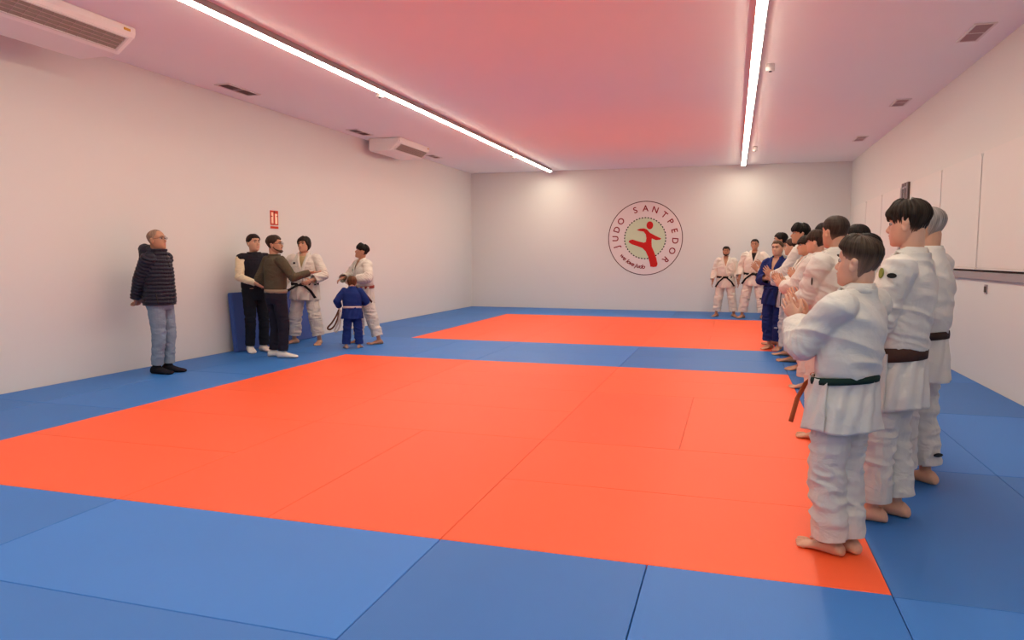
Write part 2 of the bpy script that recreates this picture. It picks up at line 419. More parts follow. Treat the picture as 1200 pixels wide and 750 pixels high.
t = thing('slotted_post', 'dark slotted metal post between white panels on the right wall', 'post', (XR, 13.22, 1.10))
boxobj('backing_board', m_gap, -.03, -.001, -.20, .20, 0, 1.50, .002, t)
bm = bmesh.new()
for yy in (-.17, -.0, .17): box(bm, -.05, -.03, yy - .022, yy + .022, 0, 1.5, .003)
for k in range(8): box(bm, -.045, -.03, -.17, .17, .08 + k * .19, .11 + k * .19, .002)
from_bm('metal_frame', bm, m_rail, t)
t = thing('wall_rail', 'grey horizontal rail under the white panels on the right wall', 'rail', (XR, 12, 1.15))
bm = bmesh.new(); box(bm, -.03, -.001, -6.1, 6.5, .0, .085, .004); from_bm('shaded_band', bm, m_rail, t)  # band below the panels; the shade of the recess is put into its grey
bm = bmesh.new(); box(bm, -.012, -.001, -6.1, 6.5, .088, .105); from_bm('shadow_gap', bm, m_gap, t)  # shadow gap above the band, painted as a dark strip
t = thing('wall_socket', 'tiny dark socket below the grey rail on the right wall', 'socket', (XR, 9.12, 1.05))
boxobj('plate', m_rail, -.012, -.0005, -.04, .04, -.05, .05, .003, t)
boxobj('dark_cover', m_gap, -.02, -.012, -.025, .025, -.035, .03, .003, t)

# ------------------------------------------------------------------ blue mat leaning on the left wall
t = thing('crash_mat', 'blue gym mat standing on its side against the wall behind the group of men', 'gym mat', (XL + .03, 9.85, 0))
bm = bmesh.new(); pts = [(.085, .003), (.165, .003), (.085, .86), (.006, .86)]
prism(bm, pts, 'y', -1.04, 1.06)
bmesh.ops.bevel(bm, geom=bm.edges[:], offset=.012, segments=2, affect='EDGES')
from_bm('cover', bm, mat('mat_navy', (.045, .095, .32, 1), .55, .3, noise=.06, nscale=5), t)
bm = bmesh.new(); prism(bm, [(.095, .02), (.155, .02), (.08, .85), (.015, .85)], 'y', 1.058, 1.066); from_bm('side_welt', bm, m_white, t)

# ================================================================== PEOPLE
# ---- noise on numpy arrays
def _hash(i, j, k):
    n = (i * 374761393 + j * 668265263 + k * 1274126177) & 0xffffffff
    n = ((n ^ (n >> 13)) * 1103515245) & 0xffffffff
    return ((n ^ (n >> 16)) & 0xffff) / 32767.5 - 1.0
def vnoise(P):
    P = np.asarray(P, float); F = np.floor(P).astype(np.int64); f = P - F; u = f * f * (3 - 2 * f)
    r = 0
    for a in (0, 1):
        for b in (0, 1):
            for c in (0, 1):
                wgt = (u[:, 0] if a else 1 - u[:, 0]) * (u[:, 1] if b else 1 - u[:, 1]) * (u[:, 2] if c else 1 - u[:, 2])
                r = r + wgt * _hash(F[:, 0] + a, F[:, 1] + b, F[:, 2] + c)
    return r
def smooth(x): x = np.clip(x, 0, 1); return x * x * (3 - 2 * x)

# ---- volumes that are fused into one continuous surface
class Vol:
    def __init__(s): s.v = []; s.f = []
    def loft(s, rings, n=18, cap=True):
        """rings: (center, ax, ay, rx, ry) or (..., rx, ry_front, ry_back)"""
        base = len(s.v)
        for r in rings:
            c, ax, ay = r[0], r[1], r[2]; rx = r[3]; rf = r[4]; rb = r[5] if len(r) > 5 else r[4]
            for k in range(n):
                a = 2 * PI * k / n; sa = math.sin(a)
                s.v.append(tuple(c + ax * (rx * math.cos(a)) + ay * ((rf if sa > 0 else rb) * sa)))
        m = len(rings)
        for i in range(m - 1):
            for k in range(n):
                k2 = (k + 1) % n
                s.f.append((base + i * n + k, base + i * n + k2, base + (i + 1) * n + k2, base + (i + 1) * n + k))
        if cap:
            s.f.append(tuple(base + k for k in range(n))[::-1]); s.f.append(tuple(base + (m - 1) * n + k for k in range(n)))
    def tube(s, pts, rads, flat=None, up=None, n=14, sub=4, round_ends=True):
        """smooth tapering tube through pts. rads: radius or (rx,ry)"""
        P = [Vector(p) for p in pts]; R = [(r, r) if not isinstance(r, (tuple, list)) else tuple(r) for r in rads]
        Q, RR = [], []
        for i in range(len(P) - 1):
            p0 = P[max(0, i - 1)]; p1 = P[i]; p2 = P[i + 1]; p3 = P[min(len(P) - 1, i + 2)]
            for j in range(sub):
                t = j / sub
                q = .5 * ((2 * p1) + (p2 - p0) * t + (2 * p0 - 5 * p1 + 4 * p2 - p3) * t * t + (3 * p1 - p0 - 3 * p2 + p3) * t ** 3)
                Q.append(q); tt = t * t * (3 - 2 * t)
                RR.append(tuple(R[i][k] * (1 - tt) + R[i + 1][k] * tt for k in (0, 1)))
        Q.append(P[-1]); RR.append(R[-1])
        t0 = (Q[1] - Q[0]).normalized()
        up = Vector(up) if up else (Vector((0, 1, 0)) if abs(t0.z) > .75 else Vector((0, 0, 1)))
        rings = []; prev = None
        for i, q in enumerate(Q):
            tg = (Q[min(i + 1, len(Q) - 1)] - Q[max(i - 1, 0)]).normalized()
            ax = up.cross(tg) if prev is None else prev - tg * prev.dot(tg)
            if ax.length < .05: ax = Vector((1, 0, .01)).cross(tg)
            ax.normalize(); prev = ax; ay = tg.cross(ax).normalized()
            rings.append((q, ax, ay, RR[i][0], RR[i][1]))
        if round_ends:
            def endcap(r, sgn):
                q, ax, ay, rx, ry = r; tg = ax.cross(ay).normalized() * sgn; out = []
                for a in (.45, .85, 1.2):
                    out.append((q + tg * (min(rx, ry) * math.sin(a)), ax, ay, rx * math.cos(a), ry * math.cos(a)))
                return out
            rings = endcap(rings[0], -1)[::-1] + rings + endcap(rings[-1], 1)
        s.loft(rings, n)
    def ell(s, c, rx, ry, rz, M=None, n=14):
        M = M or Matrix.Identity(3); c = Vector(c)
        ax, ay, az = M @ Vector((1, 0, 0)), M @ Vector((0, 1, 0)), M @ Vector((0, 0, 1))
        rings = [(c + az * (-rz * math.cos(a)), ax, ay, rx * math.sin(a), ry * math.sin(a)) for a in np.linspace(.12, PI - .12, 10)]
        s.loft(rings, n)
    def fuse(s, voxel, it=4):
        me = bpy.data.meshes.new('tmp'); me.from_pydata(s.v, [], s.f); me.update()
        o = bpy.data.objects.new('tmp', me); C.objects.link(o)
        m = o.modifiers.new('r', 'REMESH'); m.mode = 'VOXEL'; m.voxel_size = voxel
        if it:
            m = o.modifiers.new('s', 'SMOOTH'); m.iterations = it; m.factor = .5
        dg = bpy.context.evaluated_depsgraph_get()
        r = bpy.data.meshes.new_from_object(o.evaluated_get(dg))
        bpy.data.objects.remove(o); bpy.data.meshes.remove(me)
        r.polygons.foreach_set('use_smooth', [True] * len(r.polygons))
        return r
def get_co(me):
    a = np.empty(len(me.vertices) * 3, np.float32); me.vertices.foreach_get('co', a); return a.reshape(-1, 3).astype(float)
def get_no(me):
    a = np.empty(len(me.vertices) * 3, np.float32); me.vertices.foreach_get('normal', a); return a.reshape(-1, 3).astype(float)
def set_co(me, co): me.vertices.foreach_set('co', co.astype(np.float32).ravel()); me.update()

def two_bone(a, b, l1, l2, pole):
    d = b - a; L = min(d.length, (l1 + l2) * .998); dn = d.normalized()
    x = (l1 * l1 - l2 * l2 + L * L) / (2 * L); h = math.sqrt(max(1e-6, l1 * l1 - x * x))
    pl = Vector(pole); pl = pl - dn * pl.dot(dn)
    if pl.length < 1e-4: pl = Vector((0, -1, 0))
    mid = a + dn * x + pl.normalized() * h
    return mid, a + dn * L

# ---- materials of people
_mc = {}
def skin(col):
    k = ('skin',) + tuple(col)
    if k not in _mc:
        m = mat('skin', col, .55, .35, noise=.07, nscale=22, bump=.12, bscale=160, bdist=.001)
        m.node_tree.nodes['Principled BSDF'].inputs['Subsurface Weight'].default_value = .08
        m.node_tree.nodes['Principled BSDF'].inputs['Subsurface Radius'].default_value = (.02, .008, .004)
        _mc[k] = m
    return _mc[k]
def cloth(name, col, fold=.5, weave=1.0, noise=.04, fs=9, rough=.9):
    """woven cloth: creases (large bump) and a weave (small bump)"""
    k = (name,) + tuple(col)
    if k in _mc: return _mc[k]
    m = mat(name, col, rough, .12, noise=noise, nscale=14)
    nt = m.node_tree; b = nt.nodes['Principled BSDF']
    tc = nt.nodes.new('ShaderNodeTexCoord')
    mp = nt.nodes.new('ShaderNodeMapping'); mp.inputs['Scale'].default_value = (1, 1, 1.5); mp.inputs['Rotation'].default_value = (.35, .3, 0)
    n1 = nt.nodes.new('ShaderNodeTexNoise'); n1.inputs['Scale'].default_value = fs; n1.inputs['Detail'].default_value = 3; n1.inputs['Distortion'].default_value = 1.2
    nt.links.new(tc.outputs['Object'], mp.inputs['Vector']); nt.links.new(mp.outputs['Vector'], n1.inputs['Vector'])
    b1 = nt.nodes.new('ShaderNodeBump'); b1.inputs['Strength'].default_value = fold; b1.inputs['Distance'].default_value = .03
    nt.links.new(n1.outputs['Fac'], b1.inputs['Height'])
    n2 = nt.nodes.new('ShaderNodeTexNoise'); n2.inputs['Scale'].default_value = 260; n2.inputs['Detail'].default_value = 1
    nt.links.new(tc.outputs['Object'], n2.inputs['Vector'])
    b2 = nt.nodes.new('ShaderNodeBump'); b2.inputs['Strength'].default_value = .3 * weave; b2.inputs['Distance'].default_value = .002
    nt.links.new(n2.outputs['Fac'], b2.inputs['Height']); nt.links.new(b1.outputs['Normal'], b2.inputs['Normal'])
    nt.links.new(b2.outputs['Normal'], b.inputs['Normal'])
    _mc[k] = m; return m
def hairmat(col, skincol, rough=.55):
    k = ('hair',) + tuple(col) + tuple(skincol)
    if k in _mc: return _mc[k]
    m = bpy.data.materials.new('hair'); m.use_nodes = True; nt = m.node_tree; b = nt.nodes['Principled BSDF']
    at = nt.nodes.new('ShaderNodeAttribute'); at.attribute_name = 'fade'
    uv = nt.nodes.new('ShaderNodeAttribute'); uv.attribute_name = 'strand'
    n = nt.nodes.new('ShaderNodeTexNoise'); n.inputs['Scale'].default_value = 1; n.inputs['Detail'].default_value = 3
    nt.links.new(uv.outputs['Vector'], n.inputs['Vector'])
    mr = nt.nodes.new('ShaderNodeMapRange'); mr.inputs['From Min'].default_value = .25; mr.inputs['From Max'].default_value = .75; mr.inputs['To Min'].default_value = .2; mr.inputs['To Max'].default_value = 1.4
    nt.links.new(n.outputs['Fac'], mr.inputs['Value'])
    sc = nt.nodes.new('ShaderNodeVectorMath'); sc.operation = 'SCALE'; sc.inputs[0].default_value = col[:3]
    nt.links.new(mr.outputs['Result'], sc.inputs['Scale'])
    mx = nt.nodes.new('ShaderNodeMix'); mx.data_type = 'RGBA'
    nt.links.new(at.outputs['Fac'], mx.inputs['Factor']); nt.links.new(sc.outputs[0], mx.inputs['A']); mx.inputs['B'].default_value = skincol
    nt.links.new(mx.outputs['Result'], b.inputs['Base Color'])
    bp = nt.nodes.new('ShaderNodeBump'); bp.inputs['Strength'].default_value = .6; bp.inputs['Distance'].default_value = .004
    nt.links.new(n.outputs['Fac'], bp.inputs['Height']); nt.links.new(bp.outputs['Normal'], b.inputs['Normal'])
    b.inputs['Roughness'].default_value = rough; b.inputs['Specular IOR Level'].default_value = .15
    _mc[k] = m; return m
m_eye = mat('eye_white', (.50, .47, .44, 1), .25, .5)
m_iris = mat('eye_iris', (.03, .018, .012, 1), .2, .5)
m_brow = mat('eyebrow_hair', (.04, .025, .018, 1), .8)
m_glass = mat('spectacle_rim', (.03, .02, .02, 1), .35, .5)
m_lip = mat('lip', (.50, .20, .16, 1), .5, .4)
SK1 = (.56, .31, .20, 1); SK2 = (.47, .24, .145, 1); SK3 = (.60, .34, .235, 1)
WHITE = (.60, .575, .53, 1); WHITE2 = (.66, .62, .55, 1)

# head profile: t, half width, front, back (units of head height)
HP = np.array([(0.0, .10, .34, -.12), (.04, .175, .385, -.02), (.10, .235, .40, .08), (.20, .28, .405, .17), (.32, .31, .40, .26), (.44, .335, .385, .345),
               (.53, .338, .365, .395), (.60, .338, .392, .42), (.70, .345, .385, .44), (.80, .318, .340, .415), (.88, .268, .268, .355), (.94, .198, .190, .265), (.98, .12, .11, .16), (1.0, .03, .03, .05)])
def hp(t):
    return [float(np.interp(t, HP[:, 0], HP[:, i])) for i in (1, 2, 3)]

def person(label, H, pos, rz, wear='gi', skincol=SK1, haircol=(.02, .013, .01, 1), hair='short', hs=1.0, girth=1.0, build=1.0,
           lean=0, twist=0, head_yaw=0, head_pitch=0, head_tilt=0, feet=((-.10, 0, -12), (.10, 0, 12)), wr=None, poles=None, hands=None,
           gicol=WHITE, belt=(.02, .018, .018, 1), belt_end=None, tails=((-.5, .25), (.35, .25)), vox=.006, glasses=False, beard=False, foot='bare', socks=None,
           top=None, pants=None, group=None, loops=None, knee_fwd=.02, pelvis_y=0, shirt=None, curl=.35, spread=.10, sleeve=.78, hem=.085, tagname='person', patches=(), bz=.572, skirt=.155, legw=1.0, bw=1.0):
    s = H / 1.75
    root = thing('person', label, 'person', (pos[0], pos[1], 0), rz, group)
    pz = .535 * H; pel = Vector((0, pelvis_y, pz))
    cz = .70 * H
    le, tw = math.radians(lean), math.radians(twist)
    def TT(co):
        """lean and twist everything above the pelvis"""
        co = np.array(co, float); single = co.ndim == 1
        if single: co = co[None]
        q = co - np.array(pel); wgt = smooth(q[:, 2] / (cz - pz)); a = tw * wgt
        x = q[:, 0] * np.cos(a) - q[:, 1] * np.sin(a); y = q[:, 0] * np.sin(a) + q[:, 1] * np.cos(a); z = q[:, 2]
        b = -le * smooth((z + .05) / .12)
        y2 = y * np.cos(b) - z * np.sin(b); z2 = y * np.sin(b) + z * np.cos(b)
        r = np.stack([x, y2, z2], 1) + np.array(pel)
        return r[0] if single else r
    def TV(x, y, z): return Vector(TT((x, y, z)))
    py = pelvis_y
    # ---------- joints
    sw = .108 * H * build
    sh = [TV(-sw, py - .008 * H, .800 * H), TV(sw, py - .008 * H, .800 * H)]
    wr = wr or ((-.16, .02, .49), (.16, .02, .49))
    poles = poles or ((-.3, -1, 0), (.3, -1, 0))
    elb, wri = [], []
    for k in (0, 1):
        tgt = Vector((wr[k][0] * H, wr[k][1] * H, wr[k][2] * H))
        m_, w_ = two_bone(sh[k], tgt, .170 * H, .150 * H, poles[k]); elb.append(m_); wri.append(w_)
    hip = [Vector((-.052 * H, py, .515 * H)), Vector((.052 * H, py, .515 * H))]
    kne, ank, toe = [], [], []
    for k in (0, 1):
        fx, fy, fa = feet[k]; a = math.radians(fa)
        td = Vector((math.sin(a), math.cos(a), 0)); an = Vector((fx * s, fy * s, .048 * H))
        m_, a_ = two_bone(hip[k], an, .2385 * H, .2305 * H, td * 1.0 + Vector((0, .4, 0))); kne.append(m_); ank.append(an); toe.append(td)
    # ---------- body volume
    V = Vol(); X, Y = Vector((1, 0, 0)), Vector((0, 1, 0))
    tors = [(.47, .080, .062, .066), (.52, .094, .064, .070), (.57, .088, .060, .062), (.62, .084, .058, .058), (.68, .092, .062, .062), (.74, .100, .064, .066), (.79, .088, .050, .056), (.82, .060, .038, .046), (.845, .042, .034, .042)]
    def torso(vol, rows, gx=1.0, gy=1.0, grow=0.0, n=28):
        base = len(vol.v)
        vol.loft([(Vector((0, py, z * H)), X, Y, (rx * gx) * H + grow, f * gy * H + grow, b_ * gy * H + grow) for z, rx, f, b_ in rows], n)
        vv = TT(np.array(vol.v[base:])); vol.v[base:] = [tuple(p) for p in vv]
    torso(V, tors, build * .5 + girth * .5, girth)
    # neck and head
    hh = .132 * H * hs
    nb = TV(0, py - .012 * H, .835 * H)
    hc0 = TV(0, py + .004 * H, .872 * H)     # chin level on neck axis
    hy, hpch, ht = math.radians(head_yaw), math.radians(head_pitch), math.radians(head_tilt)
    HM = Matrix.Rotation(hy + tw, 3, 'Z') @ Matrix.Rotation(-hpch - le * .3, 3, 'X') @ Matrix.Rotation(ht, 3, 'Y')
    top_z = H
    hb = Vector((hc0.x, hc0.y, hc0.z)); hb.z = nb.z + (.165 * H - hh) * 1.0
    def HD(x, y, t):  # head local units of hh
        return hb + HM @ (Vector((x * hh, y * hh, t * hh)) + Vector((0, .0, 0)))
    V.tube([nb - Vector((0, 0, .02 * H)), nb.lerp(HD(0, -.08, .15), .5), HD(0, -.10, .30)], [(.037 * H * (girth * .4 + .6), .037 * H), (.031 * H, .033 * H), (.031 * H, .034 * H)], n=18)
    hax, hay, haz = HM @ X, HM @ Y, HM @ Z
    rings = []
    for t in np.linspace(0.0, 1.0, 26):
        w_, f_, b_ = hp(float(t)); yc = 0
        if b_ < .04: yc = .04 - b_
        rings.append((HD(0, yc, t), hax, hay, w_ * hh, (f_ - yc) * hh, (b_ + yc) * hh))
    V.loft(rings, 28)
    V.tube([HD(0, .355, .54), HD(0, .41, .46), HD(0, .445, .385), HD(0, .425, .345)], [.030 * hh, .038 * hh, .052 * hh, .04 * hh], n=10)
    for sx in (-1, 1):
        V.ell(HD(.045 * sx, .40, .355), .034 * hh, .04 * hh, .028 * hh, HM)
        EM = HM @ Matrix.Rotation(sx * -.35, 3, 'Z') @ Matrix.Rotation(.2, 3, 'X')
        V.ell(HD(.352 * sx, -.045, .46), .030 * hh, .088 * hh, .145 * hh, EM)
        V.ell(HD(.365 * sx, -.075, .52), .028 * hh, .065 * hh, .07 * hh, EM)
    V.ell(HD(0, .395, .255), .105 * hh, .035 * hh, .022 * hh, HM); V.ell(HD(0, .385, .205), .095 * hh, .037 * hh, .026 * hh, HM)
    V.ell(HD(0, .345, .075), .09 * hh, .055 * hh, .06 * hh, HM)
    # arms
    for k in (0, 1):
        sx = (-1, 1)[k]
        V.tube([TV(sx * .03 * H, py, .80 * H), sh[k].lerp(TV(0, py, .80 * H), .25), sh[k], sh[k].lerp(elb[k], .35), elb[k]], [.026 * H, .031 * H, .030 * H, .0265 * H, .0215 * H])
        V.tube([elb[k], elb[k].lerp(wri[k], .3), wri[k]], [.0225 * H, .0240 * H, .0150 * H])
        # hand
        hd = hands[k] if hands else None
        d = Vector(hd[0]).normalized() if hd else (wri[k] - elb[k]).normalized()
        nn = Vector(hd[1]) if hd else Vector((-sx, 0, 0))
        nn = (nn - d * nn.dot(d)).normalized()
        l_ = d.cross(nn) if k == 1 else nn.cross(d)
        cu = (hd[2] if hd and len(hd) > 2 else curl); spd = (hd[3] if hd and len(hd) > 3 else spread)
        hsx = s * .97 * (1 + (hs - 1) * .4); w0 = wri[k]
        V.loft([(w0 + d * (q * hsx), l_, nn, a * hsx, b_ * hsx) for q, a, b_ in ((-.02, .026, .020), (.0, .027, .020), (.03, .035, .0175), (.06, .041, .0155), (.085, .042, .0135), (.097, .038, .0110))], 18)
        V.ell(w0 + (d * .035 + l_ * .026 + nn * .006) * hsx, .016 * hsx, .017 * hsx, .028 * hsx, Matrix((l_, nn, d)).transposed())
        for fi, (off, ln, rr, st) in enumerate(((.0305, .072, .0083, .086), (.0105, .080, .0086, .091), (-.0100, .074, .0083, .088), (-.0295, .058, .0074, .080))):
            fd = (d + l_ * (off / .03 * spd)).normalized()
            p = w0 + (d * st + l_ * off) * hsx; pts = [p - fd * .02 * hsx, p]; ang = 0
            for ph, frac in enumerate((.45, .30, .25)):
                ang += cu * (.55, .8, .6)[ph] * (1 + .08 * fi)
                p = p + (fd * math.cos(ang) + nn * math.sin(ang)) * (ln * frac * hsx); pts.append(p)
            V.tube(pts, [rr * hsx * 1.08, rr * hsx * 1.06, rr * hsx, rr * .95 * hsx, rr * .82 * hsx], up=l_, n=8, sub=2)
        # thumb
        th = w0 + (d * .022 + l_ * .026) * hsx; t1 = th + (d * .55 + l_ * .75 + nn * .25).normalized() * .036 * hsx
        t2 = t1 + (d * .80 + l_ * .42 + nn * .3).normalized() * .030 * hsx; t3 = t2 + (d * .9 + l_ * .15 + nn * .35).normalized() * .024 * hsx
        V.tube([th, t1, t2, t3], [.0135 * hsx, .0112 * hsx, .0100 * hsx, .0082 * hsx], up=nn, n=8, sub=2)
    # legs and feet
    for k in (0, 1):
        sx = (-1, 1)[k]
        V.tube([hip[k] + Vector((0, 0, .02 * H)), hip[k].lerp(kne[k], .4), kne[k]], [.050 * H * girth, .046 * H, .031 * H])
        V.tube([kne[k], kne[k].lerp(ank[k], .35) + toe[k] * (-.008 * H), ank[k] + Vector((0, 0, .02 * H)), ank[k] - Vector((0, 0, .012 * H))], [.031 * H, (.0315 if wear == 'gi' else .0275) * H, .0195 * H, .0205 * H])
        td = toe[k]; lt = Vector((td.y, -td.x, 0)); a0 = Vector((ank[k].x, ank[k].y, 0)); fl = .157 * H
        prof = [(-.30, .10, .014, .030), (-.27, .17, .004, .050), (-.18, .205, .0, .072), (-.05, .205, .0, .080), (.10, .205, .002, .068), (.25, .225, .004, .052), (.40, .250, .002, .034), (.52, .255, .0, .026), (.60, .230, .002, .020)]
        # columns: along / foot length, half width / (fl/2)..., bottom z / fl, top z / fl
        rg = []
        for q, hw, zb, ztp in prof:
            if foot == 'sock': hw *= .85; ztp *= .85
            zb *= fl * 2.2; ztp *= fl * 4.2
            rg.append((a0 + td * (q * fl) + Vector((0, 0, max((zb + ztp) / 2, .006))), lt, Z, hw * fl * .80, (ztp - zb) / 2))
        V.loft(rg, 16)
        big = -sx  # inner side
        for ti in range(0 if foot == 'sock' else 5):
            off = (.165 - .083 * ti) * big * fl * 1.0; ln = (.160, .155, .135, .115, .09)[ti] * fl; rr = (.056, .038, .035, .033, .032)[ti] * fl
            st = (.55, .56, .54, .515, .48)[ti] * fl
            p = a0 + td * st + lt * off + Vector((0, 0, rr * 1.05))
            V.tube([p - td * .03 * fl, p + Vector((0, 0, rr * .35)), p + td * ln * .6 + Vector((0, 0, rr * .15)), p + td * ln], [rr, rr * .95, rr, rr * .9], n=8, sub=2)
    me = V.fuse(vox * .78, 2)
    co = get_co(me)
    # sculpt: eye sockets, mouth line
    HMi = np.array(HM.transposed()); L = ((co - np.array(hb)) @ HMi.T) / hh
    dl = np.zeros((len(co), 3))
    for sx in (-1, 1):
        g = np.exp(-(((L[:, 0] - .135 * sx) / .085) ** 2 + ((L[:, 1] - .35) / .10) ** 2 + ((L[:, 2] - .53) / .05) ** 2)); dl[:, 1] -= g * .045
        g = np.exp(-(((L[:, 0] - .14 * sx) / .13) ** 2 + ((L[:, 1] - .37) / .08) ** 2 + ((L[:, 2] - .615) / .035) ** 2)); dl[:, 1] += g * .014
        g = np.exp(-(((L[:, 0] - .20 * sx) / .10) ** 2 + ((L[:, 1] - .30) / .12) ** 2 + ((L[:, 2] - .40) / .08) ** 2)); dl[:, 0] += g * .01 * sx
        g = np.exp(-(((L[:, 0] - .368 * sx) / .03) ** 2 + ((L[:, 1] + .01) / .035) ** 2 + ((L[:, 2] - .47) / .06) ** 2)); dl[:, 0] -= g * .055 * sx
    g = np.exp(-((L[:, 0] / .12) ** 2 + ((L[:, 1] - .42) / .06) ** 2 + ((L[:, 2] - .228) / .012) ** 2)); dl[:, 1] -= g * .022
    co2 = co + (dl * hh) @ HMi
    if foot != 'sock':
        for k in (0, 1):
            td = np.array(toe[k]); lt = np.array((td[1], -td[0], 0.0)); q = co2 - np.array((ank[k].x, ank[k].y, 0)); fl = .157 * H; bg = 1 if k == 0 else -1
            al = (q @ td) / fl; la = (q @ lt) / fl; low = (co2[:, 2] < .05 * H) & (np.abs(la) < .4) & (al > .45) & (al < .95); g = 0
            for ti in range(4): g = g + np.exp(-((la - (.165 - .083 * (ti + .5)) * bg) / .016) ** 2)
            g = g * smooth((al - .52) / .08) * low
            co2[:, 2] = np.maximum(co2[:, 2] - g * .011 * s, np.minimum(co2[:, 2], .003)); co2 -= (g * smooth((al - .62) / .08) * .010 * s)[:, None] * td
    set_co(me, co2)
    me.materials.append(skin(skincol)); me.materials.append(m_lip)
    body = mesh_obj('body', me, None, root)
    pc = np.array([(p.center.x, p.center.y, p.center.z) for p in me.polygons]) if vox <= .0065 else None
    if pc is not None:
        Lp = ((pc - np.array(hb)) @ HMi.T) / hh
        lip = (np.abs(Lp[:, 0]) < .115) & (Lp[:, 1] > .36) & (np.abs(Lp[:, 2] - .23) < .045 * (1 - (Lp[:, 0] / .13) ** 2))
        idx = np.zeros(len(me.polygons), np.int32); idx[lip] = 1; me.polygons.foreach_set('material_index', idx)
    # eyes, brows
    for sx in (-1, 1):
        bm = bmesh.new(); bmesh.ops.create_uvsphere(bm, u_segments=14, v_segments=10, radius=.058 * hh)
        for v in bm.verts: v.co.z *= .62; v.co = HM @ v.co + HD(.135 * sx, .306, .53)
        eo = from_bm('eye', bm, m_eye, body, True)
        bm = bmesh.new(); bmesh.ops.create_uvsphere(bm, u_segments=10, v_segments=8, radius=.036 * hh)
        for v in bm.verts: v.co.y *= .5; v.co = HM @ v.co + HD(.135 * sx, .350, .53)
        # iris joined to the eye so that the eye keeps one mesh
        mi = bpy.data.meshes.new('i'); bm.to_mesh(mi); bm.free()
        b2 = bmesh.new(); b2.from_mesh(eo.data); n0 = len(b2.faces); b2.from_mesh(mi); b2.faces.ensure_lookup_table()
        for f in b2.faces[n0:]: f.material_index = 1
        b2.to_mesh(eo.data); b2.free(); eo.data.materials.append(m_iris); bpy.data.meshes.remove(mi)
        vb = Vol(); vb.tube([HD(.055 * sx, .400, .615), HD(.13 * sx, .392, .638), HD(.205 * sx, .345, .622)], [.017 * hh, .022 * hh, .012 * hh], n=8)
        mb = bpy.data.meshes.new('eyebrow'); mb.from_pydata(vb.v, [], vb.f); mesh_obj('eyebrow', mb, m_brow if haircol[0] < .2 else hairmat(haircol, skincol), body)
    # ---------- hair
    def hair_cap(front=.76, side=.60, nape=.22, th_top=.055, th_side=.03, fade_to=None, ragged=.03, fringe=0., back=1.0, temple=.50, earcut=.50, tstart=.45, seed=1, wave=.010, quiff=0.0):
        nu, nv = 96, 34; verts = []; faces = []; fade = []; strand = []
        rs = random.Random(seed)
        for i in range(nu):
            a = 2 * PI * i / nu          # 0 = right (+x), pi/2 = front
            fr = math.sin(a)             # 1 front, -1 back
            # hairline height by direction
            keys = [(-1.0, nape), (-.55, nape + .06), (-.30, earcut * .75 + nape * .25), (-.05, earcut), (.15, temple + .06), (.35, side), (.55, side + .06), (.75, front), (1.0, front)]
            hl = float(np.interp(fr, [k[0] for k in keys], [k[1] for k in keys]))
            hl += ragged * float(vnoise(np.array([[math.cos(a) * 6, math.sin(a) * 6, seed * 3.1]]))[0])
            hl += ragged * .6 * math.sin(a * 37 + seed)
            for j in range(nv):
                u = j / (nv - 1); t = hl + (1.0 - hl) * (1 - (1 - u) ** 1.6) if False else hl + (.999 - hl) * u
                w_, f_, b_ = hp(t)
                # soften radius so that the shell stays full near the crown
                th = th_side + (th_top - th_side) * smooth(np.array([(t - tstart) / .30]))[0]
                th *= min(1, .12 + u * 5) if fr < .5 or fringe == 0 else min(1, .45 + u * 4)
                ed = float(vnoise(np.array([[math.cos(a) * 9, math.sin(a) * 9, t * 3 + seed]]))[0]) * wave + float(vnoise(np.array([[math.cos(a) * 24, math.sin(a) * 24, t * 5 + seed]]))[0]) * wave * .6
                th += ed * min(1, u * 4)
                if fringe and fr > .3: th += fringe * smooth(np.array([(fr - .3) / .4]))[0] * max(0, 1 - u * 1.6)
                if quiff and fr > -.2: th += quiff * smooth(np.array([(fr + .2) / .9]))[0] * smooth(np.array([(t - .72) / .12]))[0]
                x = (w_ + th) * math.cos(a); y = ((f_ if fr > 0 else b_) + th) * math.sin(a)
                tt = t + (th * .9 * smooth(np.array([(t - .75) / .25]))[0])
                verts.append(tuple(HD(x, y, tt)))
                fd = 0.0
                if fade_to is not None: fd = float(np.clip(1 - (t - hl) / max(.02, fade_to - hl), 0, 1)) ** 1.2 * .38 if fr < .5 else 0
                fade.append(fd); strand.append((math.cos(a) * 14, math.sin(a) * 14, t * 2.5))
        for i in range(nu):
            i2 = (i + 1) % nu
            for j in range(nv - 1): faces.append((i * nv + j, i2 * nv + j, i2 * nv + j + 1, i * nv + j + 1))
        # close top; inner rim tucked into the scalp
        faces.append(tuple(i * nv + nv - 1 for i in range(nu)))
        base = len(verts)
        for i in range(nu):
            p = Vector(verts[i * nv]); c = HD(0, 0, .55); verts.append(tuple(p.lerp(c, .16))); fade.append(fade[i * nv]); strand.append(strand[i * nv])
        for i in range(nu): faces.append((base + i, base + (i + 1) % nu, ((i + 1) % nu) * nv, i * nv))
        mh = bpy.data.meshes.new('hair'); mh.from_pydata(verts, [], faces); mh.update()
        at = mh.attributes.new('fade', 'FLOAT', 'POINT'); at.data.foreach_set('value', fade)
        at = mh.attributes.new('strand', 'FLOAT_VECTOR', 'POINT'); at.data.foreach_set('vector', np.array(strand, np.float32).ravel())
        mh.polygons.foreach_set('use_smooth', [True] * len(mh.polygons))
        return mesh_obj('hair', mh, hairmat(haircol, skincol), root)
    seed = int(abs(pos[0] * 13 + pos[1] * 7)) + 1
